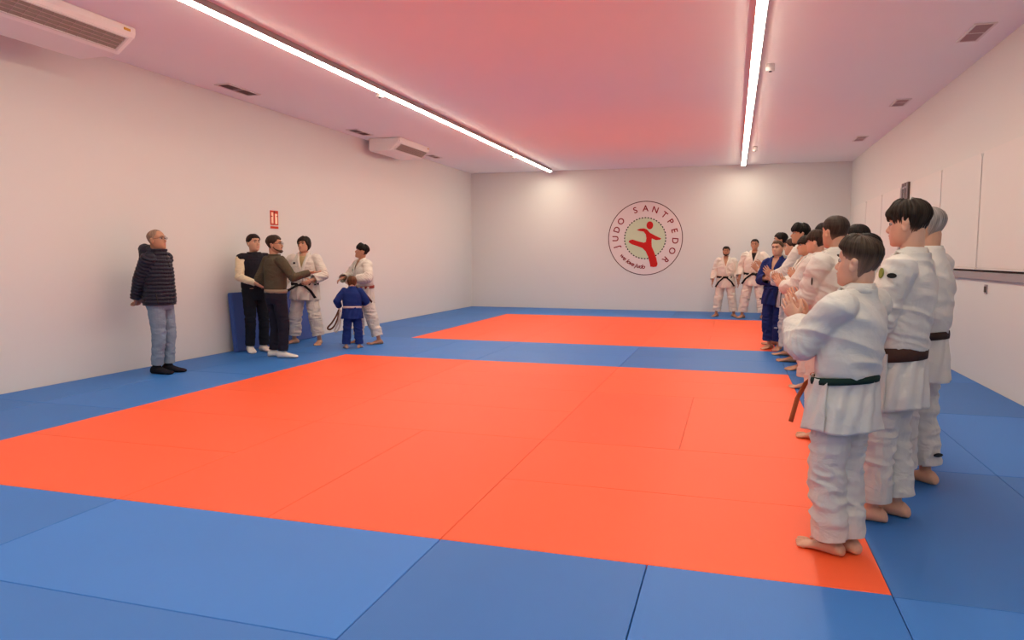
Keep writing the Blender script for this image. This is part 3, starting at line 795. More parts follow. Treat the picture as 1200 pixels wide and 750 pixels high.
    if hair == 'short': hair_cap(seed=seed)
    elif hair == 'crop': hair_cap(front=.78, side=.62, nape=.20, th_top=.035, th_side=.02, ragged=.01, seed=seed, wave=.004, fade_to=.45)
    elif hair == 'fade': hair_cap(front=.76, side=.60, nape=.16, th_top=.06, th_side=.014, fade_to=.72, ragged=.02, seed=seed, wave=.014, quiff=.05, tstart=.60)
    elif hair == 'mop': hair_cap(front=.66, side=.54, nape=.24, th_top=.075, th_side=.022, ragged=.07, fringe=.035, temple=.50, seed=seed, wave=.045, fade_to=.42, quiff=.03, tstart=.52)
    elif hair == 'bowl': hair_cap(front=.60, side=.52, nape=.22, th_top=.06, th_side=.05, ragged=.03, fringe=.035, temple=.46, seed=seed, wave=.012)
    elif hair == 'long': hair_cap(front=.72, side=.44, nape=.02, th_top=.07, th_side=.09, ragged=.03, fringe=.03, temple=.28, earcut=.16, seed=seed, wave=.03)
    elif hair == 'grey': hair_cap(front=.84, side=.66, nape=.20, th_top=.03, th_side=.03, ragged=.01, seed=seed, wave=.005, fade_to=.6)
    elif hair == 'shaved': hair_cap(front=.90, side=.70, nape=.22, th_top=.008, th_side=.010, ragged=.01, seed=seed, wave=.001)
    elif hair == 'tied':
        hair_cap(front=.80, side=.64, nape=.24, th_top=.035, th_side=.03, ragged=.005, seed=seed, wave=.004)
        vb = Vol(); vb.ell(HD(0, -.50, .70), .12 * hh, .12 * hh, .12 * hh, HM); vb.tube([HD(0, -.52, .66), HD(.02, -.60, .35), HD(.02, -.55, .05)], [.09 * hh, .10 * hh, .04 * hh])
        mb = vb.fuse(.008, 1); mesh_obj('ponytail', mb, mat('hair_tie_brown', haircol, .6), root)
    if beard:
        vb = Vol(); vb.ell(HD(0, .345, .10), .17 * hh, .075 * hh, .11 * hh, HM)
        for sx in (-1, 1): vb.tube([HD(.05 * sx, .40, .10), HD(.21 * sx, .28, .14), HD(.30 * sx, .10, .25), HD(.325 * sx, 0, .42)], [.05 * hh, .055 * hh, .035 * hh, .02 * hh])
        vb.tube([HD(-.10, .395, .275), HD(0, .425, .30), HD(.10, .395, .275)], [.02 * hh, .024 * hh, .02 * hh])
        mb = vb.fuse(.005, 2); mesh_obj('beard', mb, mat('beard_hair', tuple(min(1, c * 1.5) for c in haircol[:3]) + (1,), .8, bump=.5, bscale=400), root)
    if glasses:
        vb = Vol()
        for sx in (-1, 1):
            pts = [HD(.135 * sx + .085 * math.cos(a), .43, .525 + .062 * math.sin(a)) for a in np.linspace(0, 2 * PI, 15)]
            vb.tube(pts, [.009 * hh] * 15, n=6, sub=1)
            vb.tube([HD(.22 * sx, .43, .54), HD(.33 * sx, .36, .545), HD(.365 * sx, .02, .535)], [.009 * hh] * 3, n=6, sub=2)
        vb.tube([HD(-.05, .43, .535), HD(0, .45, .545), HD(.05, .43, .535)], [.009 * hh] * 3, n=6, sub=2)
        mb = bpy.data.meshes.new('glasses'); mb.from_pydata(vb.v, [], vb.f); mesh_obj('glasses', mb, m_glass, root)

    # ---------- garments
    sd = seed * 7.3
    def folds(me, amp, fx=9, fz=16, lim=None, diag=0.5):
        co = get_co(me); no = get_no(me)
        q = np.stack([co[:, 0] * fx + co[:, 2] * diag * fx, co[:, 1] * fx - co[:, 2] * diag * fx * .6, co[:, 2] * fz], 1) + sd
        warp = np.stack([vnoise(q * .5 + 11), vnoise(q * .5 + 37), vnoise(q * .5 + 71)], 1)
        n1 = vnoise(q + warp * 1.3); ridge = 1 - np.abs(n1) * 2.2
        n2 = vnoise(q * 2.3 + 5)
        d = amp * (ridge * .75 + n2 * .35 - .2)
        if lim is not None: d = d * lim(co)
        set_co(me, co + no * d[:, None])
    def cut(me, planes):
        """planes: (point, outward normal, centre, radius): removes what lies beyond within radius of centre"""
        bm = bmesh.new(); bm.from_mesh(me)
        for p, nrm, c, rad in planes:
            vs = [v for v in bm.verts if (v.co - c).length < rad]
            st = set(vs); es = [e_ for e_ in bm.edges if e_.verts[0] in st and e_.verts[1] in st]; fs = [f for f in bm.faces if all(v in st for v in f.verts)]
            bmesh.ops.bisect_plane(bm, geom=vs + es + fs, plane_co=p, plane_no=nrm, clear_outer=True)
        bm.to_mesh(me); bm.free()
    def hole(me, test):
        co = get_co(me); bad = test(co)
        bm = bmesh.new(); bm.from_mesh(me); bm.verts.ensure_lookup_table()
        bmesh.ops.delete(bm, geom=[bm.verts[i] for i in np.nonzero(bad)[0]], context='VERTS')
        bm.to_mesh(me); bm.free()
    def finish(me, name, m, thick=.004, parent=None):
        me.polygons.foreach_set('use_smooth', [True] * len(me.polygons))
        me.materials.clear(); me.materials.append(m)
        o = mesh_obj(name, me, None, parent or root)
        if thick:
            md = o.modifiers.new('thickness', 'SOLIDIFY'); md.thickness = thick; md.offset = -1
        return o
    gx = build * .5 + girth * .5
    def trousers(m, thigh, knee, hemr, hemz, amp, fz=16, name='trousers', flat=1.0):
        v = Vol()
        v.loft([(Vector((0, py, z * H)), X, Y, rx * H * gx, f * H * girth, b_ * H * girth) for z, rx, f, b_ in ((.445, .088, .062, .068), (.49, .104, .073, .080), (.53, .107, .075, .081), (.565, .101, .071, .074), (.60, .096, .068, .068))], 26)
        for k in (0, 1):
            en = ank[k] + Vector((0, 0, (hemz - .075) * H)); an2 = kne[k].lerp(ank[k], .55)
            dn = (kne[k] - ank[k]).normalized(); hp_ = ank[k] + dn * ((hemz - .048) * H)
            v.tube([hip[k] + Vector((0, 0, .03 * H)), hip[k].lerp(kne[k], .35), kne[k], kne[k].lerp(ank[k], .5), hp_ - dn * .02 * H],
                   [(thigh * H, thigh * H * 1.08), (thigh * H * .98, thigh * H * 1.02), (knee * H, knee * H * 1.05), ((knee + hemr) / 2 * H, (knee + hemr) / 2 * H), (hemr * H, hemr * H * 1.02)], n=18, round_ends=False)
        me = v.fuse(vox, 4)
        folds(me, amp, 8, fz, lambda co: .5 + .9 * np.exp(-((co[:, 2] - .27 * H) / (.10 * H)) ** 2) + .8 * np.exp(-((co[:, 2] - .13 * H) / (.05 * H)) ** 2))
        pl = []
        for k in (0, 1):
            dn = (kne[k] - ank[k]).normalized(); hp_ = ank[k] + dn * ((hemz - .048) * H); pl.append((hp_, -dn, hp_, .075 * H * 1.0))
        cut(me, pl)
        pl = [(Vector((0, py, .595 * H)), Z, Vector((0, py, .60 * H)), .2 * H)]
        cut(me, pl)
        return finish(me, name, m, .005)
    def top_volume(rows, sl, cuff_frac, m, name, amp, grow=1.0, sleeves=True, neck=None, quilt=0, hemcut=None, vneck=None, shoulder_drop=0.0, vx=None):
        v = Vol()
        torso(v, rows, gx, girth)
        if sleeves:
            for k in (0, 1):
                sx = (-1, 1)[k]; ce = elb[k].lerp(wri[k], cuff_frac + .06)
                v.tube([TV(sx * .035 * H, py - .004 * H, .800 * H), TV(sx * sw * .72, py - .006 * H, .790 * H), sh[k] + Vector((0, 0, -.004 * H)), sh[k].lerp(elb[k], .45), elb[k]], [(sl[0] * H * .85, sl[0] * H * .72), (sl[0] * H * .95, sl[0] * H * .86), sl[0] * H, sl[1] * H, sl[2] * H], n=18, round_ends=True)
                v.tube([elb[k], elb[k].lerp(wri[k], .4), ce], [sl[2] * H, sl[3] * H, sl[4] * H], n=18, round_ends=False)
        me = v.fuse(vx or vox, 7)
        if quilt:
            co = get_co(me); no = get_no(me)
            q = co[:, 2] + .004 * vnoise(co * 14)
            if sleeves:
                # quilting runs round the arm: use the distance along the limb near the arms
                for k in (0, 1):
                    for A, B in ((sh[k], elb[k]), (elb[k], wri[k])):
                        A_, B_ = np.array(A), np.array(B); dd = B_ - A_; LL = np.linalg.norm(dd); tt = ((co - A_) @ dd) / LL ** 2
                        dist = np.linalg.norm(co - (A_ + np.clip(tt, 0, 1)[:, None] * dd), axis=1)
                        near = (dist < sl[1] * H * 1.2) & (np.abs(co[:, 0]) > sw * .78)
                        q = np.where(near, tt * LL, q)
            d = (np.abs(np.sin(q * PI / quilt)) ** .6 - .6) * .016 * s + .003 * vnoise(co * 30)
            set_co(me, co + no * d[:, None])
        else:
            folds(me, amp, 6, 10, diag=.9)
            # creases that gather at the elbows
            co = get_co(me); no = get_no(me); g = 0
            for k in (0, 1):
                if sleeves:
                    dist = np.linalg.norm(co - np.array(elb[k]), axis=1); ax_ = np.array((sh[k] - wri[k]).normalized())
                    g = g + np.exp(-(dist / (.07 * H)) ** 2) * np.sin((co @ ax_) * 190 / s + vnoise(co * 20) * 2) * .0035 * s
            set_co(me, co + no * (np.zeros(len(co)) + g)[:, None])
        pl = []
        if sleeves:
            for k in (0, 1):
                dn = (wri[k] - elb[k]).normalized(); c = elb[k].lerp(wri[k], cuff_frac); pl.append((c, dn, c, sl[4] * H * 1.35))
        if hemcut: 
            pl.append((Vector((0, py, hemcut * H)), -Z, Vector((0, py, hemcut * H)), .17 * H))
        cut(me, pl)
        if neck: hole(me, neck)
        return me
    def invT(co):
        q = np.array(co, float) - np.array(pel); b = -le * smooth((q[:, 2] + .05) / .12); 
        y = q[:, 1] * np.cos(-b) - q[:, 2] * np.sin(-b); z = q[:, 1] * np.sin(-b) + q[:, 2] * np.cos(-b)
        wgt = smooth(z / (cz - pz)); a = -tw * wgt
        x = q[:, 0] * np.cos(a) - y * np.sin(a); y2 = q[:, 0] * np.sin(a) + y * np.cos(a)
        return np.stack([x, y2, z], 1) + np.array(pel)
    def strip(path, width_dirs, w_, th, name, m, parent, closed=False):
        """flat band along path; width_dirs: band's width direction at each point"""
        v = []; f = []
        n = len(path)
        for i in range(n):
            p = Vector(path[i]); wd = Vector(width_dirs[i]).normalized()
            tg = Vector(path[(i + 1) % n if closed else min(i + 1, n - 1)]) - Vector(path[i - 1 if closed else max(i - 1, 0)])
            nrm = tg.cross(wd).normalized(); ww = w_[i] if isinstance(w_, (list, np.ndarray)) else w_
            hw = ww / 2; ht_ = th / 2; c_ = [(hw, -ht_), (hw * .98, ht_), (0, ht_ * 1.6), (-hw * .98, ht_), (-hw, -ht_), (0, -ht_)]
            for a, b_ in c_: v.append(tuple(p + wd * a + nrm * b_))
        for i in range(n if closed else n - 1):
            i2 = (i + 1) % n
            for j in range(6): f.append((i * 6 + j, i * 6 + (j + 1) % 6, i2 * 6 + (j + 1) % 6, i2 * 6 + j))
        if not closed: f.append(tuple(range(6))[::-1]); f.append(tuple((n - 1) * 6 + j for j in range(6)))
        me = bpy.data.meshes.new(name); me.from_pydata(v, [], f); me.update()
        me.polygons.foreach_set('use_smooth', [True] * len(me.polygons))
        return mesh_obj(name, me, m, parent)

    if wear == 'gi':
        mg = cloth('judogi_cotton', gicol, .32, 1.0, .03, 7)
        mt = cloth('judogi_trouser_cotton', tuple(c * .98 for c in gicol[:3]) + (1,), .45, .7, .03, 8)
        trousers(mt, .064 * legw, .059 * legw, .057 * legw, hem, .011 * s)
        rows = [(bz - .025, .104, .074, .079), (bz, .110, .079, .083), (bz + .028, .120, .087, .091), (max(.66, bz + .07), .122, .086, .092), (.72, .122, .084, .092), (.765, .116, .078, .088), (.80, .094, .062, .075), (.825, .070, .051, .064), (.855, .051, .045, .056)]
        def neckf(co):
            u = invT(co); x = u[:, 0] / H; z = u[:, 2] / H; y = (u[:, 1] - py) / H
            v_ = (y > .012) & (z > .715) & (np.abs(x) < np.interp(z, [.715, .80, .85], [0, .026, .040]))
            tp = (z > .846 + np.clip(-y, -.02, .03) * .25) & (np.abs(x) < .08)
            return v_ | tp
        jk = top_volume(rows, (.050, .048, .047, .046, .045), sleeve, mg, 'jacket', .0115 * s, neck=neckf, hemcut=bz - .012)
        jo = finish(jk, 'jacket', mg, .006)
        def surf(x, z, back=False):  # y on the torso volume
            rx, f, b_ = [float(np.interp(z, [r[0] for r in rows], [r[i] for r in rows])) for i in (1, 2, 3)]
            rx *= gx; q = max(0, 1 - (x / rx) ** 2) ** .5
            return -(b_ * girth) * q if back else (f * girth) * q
        mc = cloth('judogi_collar_cotton', tuple(c * 1.02 for c in gicol[:3]) + (1,), .15, .6, .02, 20)
        # lapels: left over right
        for sx in (1, -1):
            pth, wd = [], []
            for z, x in ((bz, -.020), (bz + .04, -.012), (.66, -.002), (.70, .010), (.74, .022), (.78, .033), (.81, .041), (.832, .046), (.848, .046)):
                x_ = x * sx; o_ = .008 * s if sx < 0 else .003 * s
                yy = surf(x_, min(z, .83)) * H + o_
                if z > .80: yy = yy * (1 - (z - .80) * 9) + .0 
                pth.append(TV(x_ * H, py + yy, z * H)); wd.append(TV(x_ * H + 1 * sx, py + yy - .25, z * H) - pth[-1])
            for a in (.1, .45, .8, 1.2, 1.571):
                xx = .049 * math.cos(a) * sx; yy = -.052 * math.sin(a)
                pth.append(TV(xx * H, py + yy * H, .850 * H + .002 * H * a)); wd.append(TV(xx * H + .25 * math.cos(a) * sx, py + yy * H - .25 * math.sin(a), .850 * H - .8) - pth[-1])
            for i in range(9, len(wd)): wd[i] = -wd[i] * -1
            # blend direction so that the band does not twist sharply
            strip(pth, wd, .030 * H, .011 * s, 'lapel', mc, jo)
        # skirt below the belt: a back panel and two overlapping front panels
        def panel(a0, a1, zt, zb, out, name, flare=1.0, shift=0):
            nu, nv = 40, 22; vv, ff = [], []
            for i in range(nu):
                u = i / (nu - 1); a = math.radians(a0 + (a1 - a0) * u)
                for j in range(nv):
                    q = j / (nv - 1); z = zt + (zb - zt) * q
                    rx = np.interp(z, [bz - .16, bz - .08, bz - .04, bz + .01], [.126, .120, .114, .110]) * gx; ry = np.interp(z, [bz - .16, bz - .08, bz - .04, bz + .01], [.097, .092, .087, .083]) * girth
                    k_2 = 1 + (flare - 1) * q
                    wv = (.0045 * math.sin(a * 7 + sd) * q + .0035 * math.sin(a * 13 + q * 5 + sd)) + .004 * float(vnoise(np.array([[a * 3, q * 4, sd]]))[0])
                    edge = min(u, 1 - u) * 6
                    zz = z + (.004 * math.sin(a * 4 + sd)) * q
                    vv.append((math.cos(a) * ((rx * k_2 + wv) * H + out), py + math.sin(a) * ((ry * k_2 + wv) * H + out), zz * H))
            for i in range(nu - 1):
                for j in range(nv - 1): ff.append((i * nv + j, (i + 1) * nv + j, (i + 1) * nv + j + 1, i * nv + j + 1))
            me = bpy.data.meshes.new(name); me.from_pydata(vv, [], ff); me.update()
            return finish(me, name, mg, .006, jo)
        zb_ = bz - skirt; zt_ = bz + .006
        panel(182, 358, zt_, zb_, .000, 'skirt_panel', 1.01)
        panel(-8, 112, zt_, zb_ + .004, .004, 'skirt_panel', 1.02)
        panel(68, 188, zt_, zb_, .010, 'skirt_panel', 1.03)
        # belt
        mb_ = cloth('belt_cotton', belt, .15, 1, .05, 25)
        zb2 = bz; n = 64; pth, wd = [], []
        bx_, by_ = .1135 * gx, .0835 * girth
        for i in range(n):
            a = 2 * PI * i / n
            off = .010 * s
            pth.append(Vector((math.cos(a) * (bx_ * H + off), py + math.sin(a) * (by_ * H + off) , (zb2 - .008 * math.sin(a)) * H))); wd.append(Vector((0, 0, 1)))
        bo = strip(pth, wd, .027 * H * bw, .009 * s, 'belt', mb_, root, True)
        me_ = cloth('belt_end_cotton', belt_end, .15, 1, .05, 25) if belt_end else mb_
        fy = py + by_ * H + .022 * s
        vb = Vol(); kz = (zb2 - .008) * H
        vb.ell((0, fy, kz), .022 * H, .012 * H, .017 * H); vb.tube([(-.02 * H, fy, kz + .006 * H), (.0, fy + .006 * H, kz), (.02 * H, fy, kz - .006 * H)], [.010 * H] * 3)
        mk = vb.fuse(.006, 1); ko = mesh_obj('knot', mk, me_, bo)
        for dx, ln in tails:
            pth = [Vector((dx * .02 * H, fy, kz)), Vector((dx * .05 * H, fy + .014 * H, kz - .02 * H)), Vector((dx * .11 * H, fy + .016 * H, kz - .30 * ln * H)), Vector((dx * .16 * H, fy + .014 * H, kz - .62 * ln * H))]
            P2, w2 = [], []
            for i in range(3):
                for j in range(4): P2.append(pth[i].lerp(pth[i + 1], j / 4)); w2.append(Vector((1, .1, .45 * dx)))
            P2.append(pth[3]); w2.append(Vector((1, .1, .45 * dx)))
            strip(P2, w2, .024 * H, .007 * s, 'belt_tail', me_, bo)
        if shirt:
            v = Vol(); torso(v, [(.70, .090, .066, .05), (.76, .085, .064, .05), (.80, .068, .052, .05), (.83, .045, .040, .044)], gx * .95, girth)
            mesh_obj('undershirt', v.fuse(.008, 2), cloth('undershirt_cotton', shirt, .2), root)
        for pn, side_, A, w_, h_, colr in patches:
            # small sewn patch: on the sleeve ('arm', fraction), the chest or the trouser leg
            if A[0] == 'arm': p = sh[side_].lerp(elb[side_], A[1]); out = Vector((A[2], A[3], .1)).normalized(); p = p + out * .0535 * H
            elif A[0] == 'leg': p = kne[side_].lerp(ank[side_], A[1]); out = Vector((A[2], A[3], 0)).normalized(); p = p + out * .0665 * H
            else: out = Vector((A[2], A[3], 0)).normalized(); p = TV(A[1] * H, py + surf(A[1], A[4]) * H + .008, A[4] * H)
            lx = Vector((-out.y, out.x, 0)).normalized(); uz = out.cross(lx) * -1
            bm = bmesh.new()
            pts = [(w_ * math.cos(a) * (1 if pn != 'writing' else 1.0), h_ * math.sin(a)) for a in np.linspace(0, 2 * PI, 14, endpoint=False)]
            va = [bm.verts.new(p + lx * a + uz * b_ - out * .006) for a, b_ in pts]; vb2 = [bm.verts.new(p + lx * a + uz * b_ + out * .003) for a, b_ in pts]
            bm.faces.new(va); bm.faces.new(vb2[::-1])
            for i in range(14): bm.faces.new((va[i], va[(i + 1) % 14], vb2[(i + 1) % 14], vb2[i]))
            from_bm('patch', bm, cloth('patch_' + pn, colr, .1), jo if A[0] != 'leg' else root)
    else:
        trousers(cloth('jeans_denim' if wear != 'vest' else 'trouser_cloth', pants, .45, 1, .10, 9), .056, .045, .039, hem, .006 * s)
        if wear == 'puffer':
            mp_ = cloth('nylon_shell', top, .35, .2, .06, 16, .42)
            rows = [(.475, .114, .086, .090), (.50, .115, .088, .091), (.56, .110, .087, .084), (.62, .106, .083, .076), (.68, .108, .080, .078), (.74, .108, .074, .078), (.79, .098, .062, .072), (.82, .078, .052, .064), (.85, .060, .052, .062), (.875, .054, .050, .058)]
            nk = lambda co: (invT(co)[:, 2] / H > .868)
            me = top_volume(rows, (.048, .047, .044, .040, .036), .93, mp_, 'jacket', 0, quilt=.045 * s, neck=nk, hemcut=.482)
            jo = finish(me, 'jacket', mp_, .008)
            v = Vol(); v.tube([TV(-.055 * H, py - .035 * H, .848 * H), TV(-.035 * H, py - .078 * H, .858 * H), TV(0, py - .092 * H, .862 * H), TV(.035 * H, py - .078 * H, .858 * H), TV(.055 * H, py - .035 * H, .848 * H)], [(.028 * H, .03 * H), (.036 * H, .036 * H), (.04 * H, .04 * H), (.036 * H, .036 * H), (.028 * H, .03 * H)])
            v.tube([TV(-.03 * H, py - .085 * H, .84 * H), TV(0, py - .10 * H, .80 * H), TV(.03 * H, py - .085 * H, .84 * H)], [(.03 * H, .03 * H)] * 3)
            mh2 = v.fuse(.008, 4); folds(mh2, .006, 20, 24); mesh_obj('hood', mh2, mp_, jo)
            v = Vol(); v.tube([TV(0, py + .088 * H, .49 * H), TV(0, py + .090 * H, .62 * H), TV(0, py + .082 * H, .74 * H), TV(0, py + .056 * H, .83 * H), TV(0, py + .052 * H, .87 * H)], [.006 * s] * 5, n=6)
            mz = bpy.data.meshes.new('zip'); mz.from_pydata(v.v, [], v.f); mesh_obj('zip', mz, m_dark, jo)
            v = Vol(); v.tube([TV(-.112 * H, py + .055 * H, .50 * H), TV(-.118 * H, py + .045 * H, .565 * H)], [.006 * s] * 2, n=6); v.tube([TV(.112 * H, py + .055 * H, .50 * H), TV(.118 * H, py + .045 * H, .565 * H)], [.006 * s] * 2, n=6)
            mz = bpy.data.meshes.new('pocket_zip'); mz.from_pydata(v.v, [], v.f); mesh_obj('pocket_zip', mz, m_dark, jo)
        else:
            rows = [(.535, .100, .072, .074), (.56, .102, .075, .076), (.60, .104, .078, .078), (.66, .106, .076, .078), (.72, .112, .076, .080), (.77, .112, .070, .076), (.805, .092, .056, .066), (.83, .060, .045, .054), (.845, .048, .042, .050)]
            nk = lambda co: (invT(co)[:, 2] / H > .838)
            mt_ = cloth('knit_wool' if wear == 'sweater' else 'shirt_cotton', top, .35, 1.4, .06, 9)
            me = top_volume(rows, (.045, .040, .036, .032, .028), .93, mt_, 'sweater', .006 * s, neck=nk, hemcut=.545)
            jo = finish(me, 'sweater' if wear == 'sweater' else 'shirt', mt_, .005)
            if wear == 'sweater':
                mr_ = cloth('rib_knit', loops or tuple(min(1, c * 1.5) for c in top[:3]) + (1,), .1, 2, .05, 30)
                pth = [Vector((math.cos(a) * .1035 * gx * H, py + math.sin(a) * .0765 * girth * H, .548 * H)) for a in np.linspace(0, 2 * PI, 48, endpoint=False)]
                strip(pth, [Vector((0, 0, 1))] * 48, .032 * H, .010 * s, 'hem_rib', mr_, jo, True)
                pth = [TV(math.cos(a) * .048 * H, py - .004 * H + math.sin(a) * .046 * H, .843 * H) for a in np.linspace(0, 2 * PI, 32, endpoint=False)]
                strip(pth, [Vector((0, 0, 1))] * 32, .016 * H, .008 * s, 'neck_rib', mt_, jo, True)
            else:
                mv_ = cloth('vest_fleece', loops, .35, .8, .06, 10)
                rows2 = [(z, rx + .008, f + .010, b_ + .010) for z, rx, f, b_ in rows]; rows2[-1] = (.86, .050, .048, .054)
                v = Vol(); torso(v, rows2, gx, girth)
                for k in (0, 1):
                    sx = (-1, 1)[k]; v.tube([TV(sx * .04 * H, py, .80 * H), TV(sx * sw * .80, py - .004 * H, .802 * H), TV(sx * sw * .95, py - .006 * H, .800 * H)], [(.045 * H, .045 * H), (.050 * H, .047 * H), (.050 * H, .049 * H)], n=18)
                me = v.fuse(vox, 4); folds(me, .006 * s, 8, 13)
                hole(me, lambda co: (invT(co)[:, 2] / H > .855) | (invT(co)[:, 2] / H < .548))
                finish(me, 'vest', mv_, .006)
    # ---------- socks
    if foot == 'sock':
        msk = cloth('sock_knit', socks, .1, 1, .04, 30)
        for k in (0, 1):
            v = Vol(); td = toe[k]; lt = Vector((td.y, -td.x, 0)); a0 = Vector((ank[k].x, ank[k].y, 0)); fl = .150 * H
            prof = [(-.32, .12, .02, .24), (-.27, .20, .0, .34), (-.16, .235, .0, .44), (-.02, .235, .0, .44), (.12, .235, .0, .36), (.28, .255, .0, .28), (.45, .275, .0, .22), (.60, .275, .0, .19), (.72, .25, .0, .16), (.80, .16, .02, .12)]
            v.loft([(a0 + td * (q * fl) + Vector((0, 0, (zb + ztp) / 2 * fl + .0005)), lt, Z, hw * fl * .86, (ztp - zb) / 2 * fl) for q, hw, zb, ztp in prof], 18)
            v.tube([ank[k] + Vector((0, 0, -.01 * H)), ank[k].lerp(kne[k], .12), ank[k].lerp(kne[k], .30)], [.026 * H, .0245 * H, .027 * H], round_ends=False)
            mk = v.fuse(.006, 2); c_ = get_co(mk); c_[:, 2] = np.maximum(c_[:, 2], .001); set_co(mk, c_)
            mesh_obj('sock', mk, msk, root)
    return root, dict(wri=wri, sh=sh, elb=elb, hb=hb)

# local poses (units of body height, x = own right, y = ahead)
def clap(h=.70, fwd=.20, gap=.014, up=.75, lift=0):
    return dict(wr=((-gap - .012, fwd, h), (gap + .012, fwd + .006, h + lift)), poles=((-1, -.5, -.9), (1, -.5, -.9)),
                hands=(((.05, .62, up), (1, -.1, 0), .18, .16), ((-.05, .62, up), (-1, -.1, 0), .22, .18)))
def hang(out=.155, fwd=.02, z=.475):
    return dict(wr=((-out, fwd, z), (out, fwd, z)), poles=((-.3, -1, 0), (.3, -1, 0)))
def facing(dx, dy): return math.atan2(-dx, dy)
NAVY = (.020, .030, .13, 1)
BLACKHAIR = (.012, .009, .008, 1); DKBROWN = (.030, .018, .012, 1); BROWN = (.07, .038, .022, 1)
BLACKBELT = (.015, .014, .016, 1)

# ------------------------------------------------------------------ the people
ST = ((-.065, .03, -8), (.065, -.03, 8))
# row of students at right, from the front of the row backwards
person('boy in white judogi with green belt, foremost in the row, clapping on the red mat', 1.48, (.512, 3.63), facing(-.80, .60), hs=1.13, girth=1.0, build=.99, lean=-5, legw=.94,
       haircol=(.048, .030, .019, 1), hair='fade', skincol=SK3, feet=((-.05, .02, -6), (.06, -.02, 8)), gicol=WHITE, belt=(.012, .03, .025, 1), belt_end=(.42, .10, .04, 1), tails=((-.7, .22), (.9, .25)),
       head_yaw=4, head_pitch=-2, vox=.0052, bz=.563, hem=.052, bw=.8, **clap(.735, .155))
person('tall teenager in white judogi with wide brown belt and swept dark hair', 1.675, (.825, 4.20), facing(-.90, .43), lean=-5, hs=1.0, haircol=(.03, .019, .013, 1), hair='mop', skincol=SK3,
       feet=((-.10, .05, -10), (.08, -.02, 4)), belt=(.065, .032, .025, 1), head_yaw=-4, head_pitch=4, vox=.0055, girth=1.0, tails=((-.4, .25), (.5, .25)), bz=.535, hem=.07, skirt=.165, bw=1.6,
       patches=(('green', 0, ('arm', .12, -.75, .55), .014, .026, (.22, .24, .06, 1)), ('black', 0, ('arm', .16, -1, -.05), .022, .013, (.02, .02, .02, 1))), **clap(.60, .12))
person('grey-haired man in white judogi with dark brown belt behind the tall teenager', 1.69, (1.085, 4.90), facing(-.85, .53), haircol=(.32, .29, .27, 1), hair='grey', skincol=SK1,
       feet=((-.09, .03, -10), (.10, -.05, 12)), belt=(.04, .022, .018, 1), vox=.006, girth=1.06, build=1.02, lean=-3, bz=.545, hem=.07, patches=(('black', 1, ('leg', .70, -.45, -1), .032, .012, (.03, .03, .03, 1)),), **clap(.70, .18))
person('dark-haired student in white judogi hidden between the front boy and the tall teenager', 1.545, (.86, 5.38), facing(-.85, .53), haircol=BLACKHAIR, hair='short', hs=1.05, feet=ST, vox=.0075, **clap(.58, .12))
person('broad man in white judogi with close-cropped brown hair, seen from behind above the front boy', 1.695, (.73, 5.90), facing(-.78, .62), haircol=(.045, .030, .022, 1), hair='crop', girth=1.10, build=1.05, head_yaw=-14, hs=1.05,
       feet=ST, vox=.0065, patches=(('black', 0, ('arm', .55, -.9, -.5), .006, .03, (.03, .03, .03, 1)),), **clap(.60, .16))
person('black-haired student in white judogi just right of the close-cropped head', 1.66, (1.0, 6.7), facing(-.85, .5), haircol=BLACKHAIR, hair='short', feet=ST, vox=.009, **clap(.66, .17))
person('student in white judogi with straight brown bowl haircut, clapping, face in profile', 1.67, (.84, 8.2), facing(-.90, .42), haircol=(.045, .026, .017, 1), hair='bowl', skincol=SK3, hs=1.06, feet=ST, vox=.0075, **clap(.64, .20))
person('black-haired student in white judogi behind the bowl haircut, only the hair showing', 1.775, (.99, 9.0), facing(-.85, .5), haircol=BLACKHAIR, hair='short', feet=ST, vox=.009, **clap(.64, .17))
person('dark-haired student in white judogi looking left, face between two taller students', 1.65, (.86, 9.6), facing(-.95, -.2), haircol=DKBROWN, hair='bowl', hs=1.04, feet=ST, vox=.009, **clap(.66, .18))
person('tall student in white judogi with rounded black hair, clapping beside the girl in blue', 1.825, (.85, 10.3), facing(-.95, .25), haircol=BLACKHAIR, hair='mop', skincol=SK2, hs=1.04, feet=ST, vox=.0075, head_yaw=20, **clap(.62, .19))
person('student in white judogi with messy brown hair peeking out behind the girl in blue', 1.65, (.80, 10.95), facing(-.9, .2), haircol=(.06, .03, .02, 1), hair='short', hs=1.05, feet=ST, vox=.009, **clap(.64, .15))
person('girl in navy blue judogi with tied-back brown hair, clapping, face turned to the viewer', 1.64, (.64, 11.6), facing(-.50, -.87), haircol=(.11, .06, .035, 1), hair='tied', skincol=SK3, hs=1.04, gicol=NAVY, belt=(.02, .025, .10, 1),
       feet=((-.09, .03, -10), (.09, -.0, 8)), vox=.007, head_yaw=0, build=.92, patches=(('white', 0, ('leg', .3, 0, 1), .03, .01, (.5, .5, .55, 1)),), **clap(.66, .11))
person('black-haired adult in white judogi directly behind the girl in blue, face in profile', 1.775, (.72, 12.25), facing(-.95, .1), haircol=BLACKHAIR, hair='short', skincol=SK2, feet=ST, vox=.009, **clap(.66, .18))
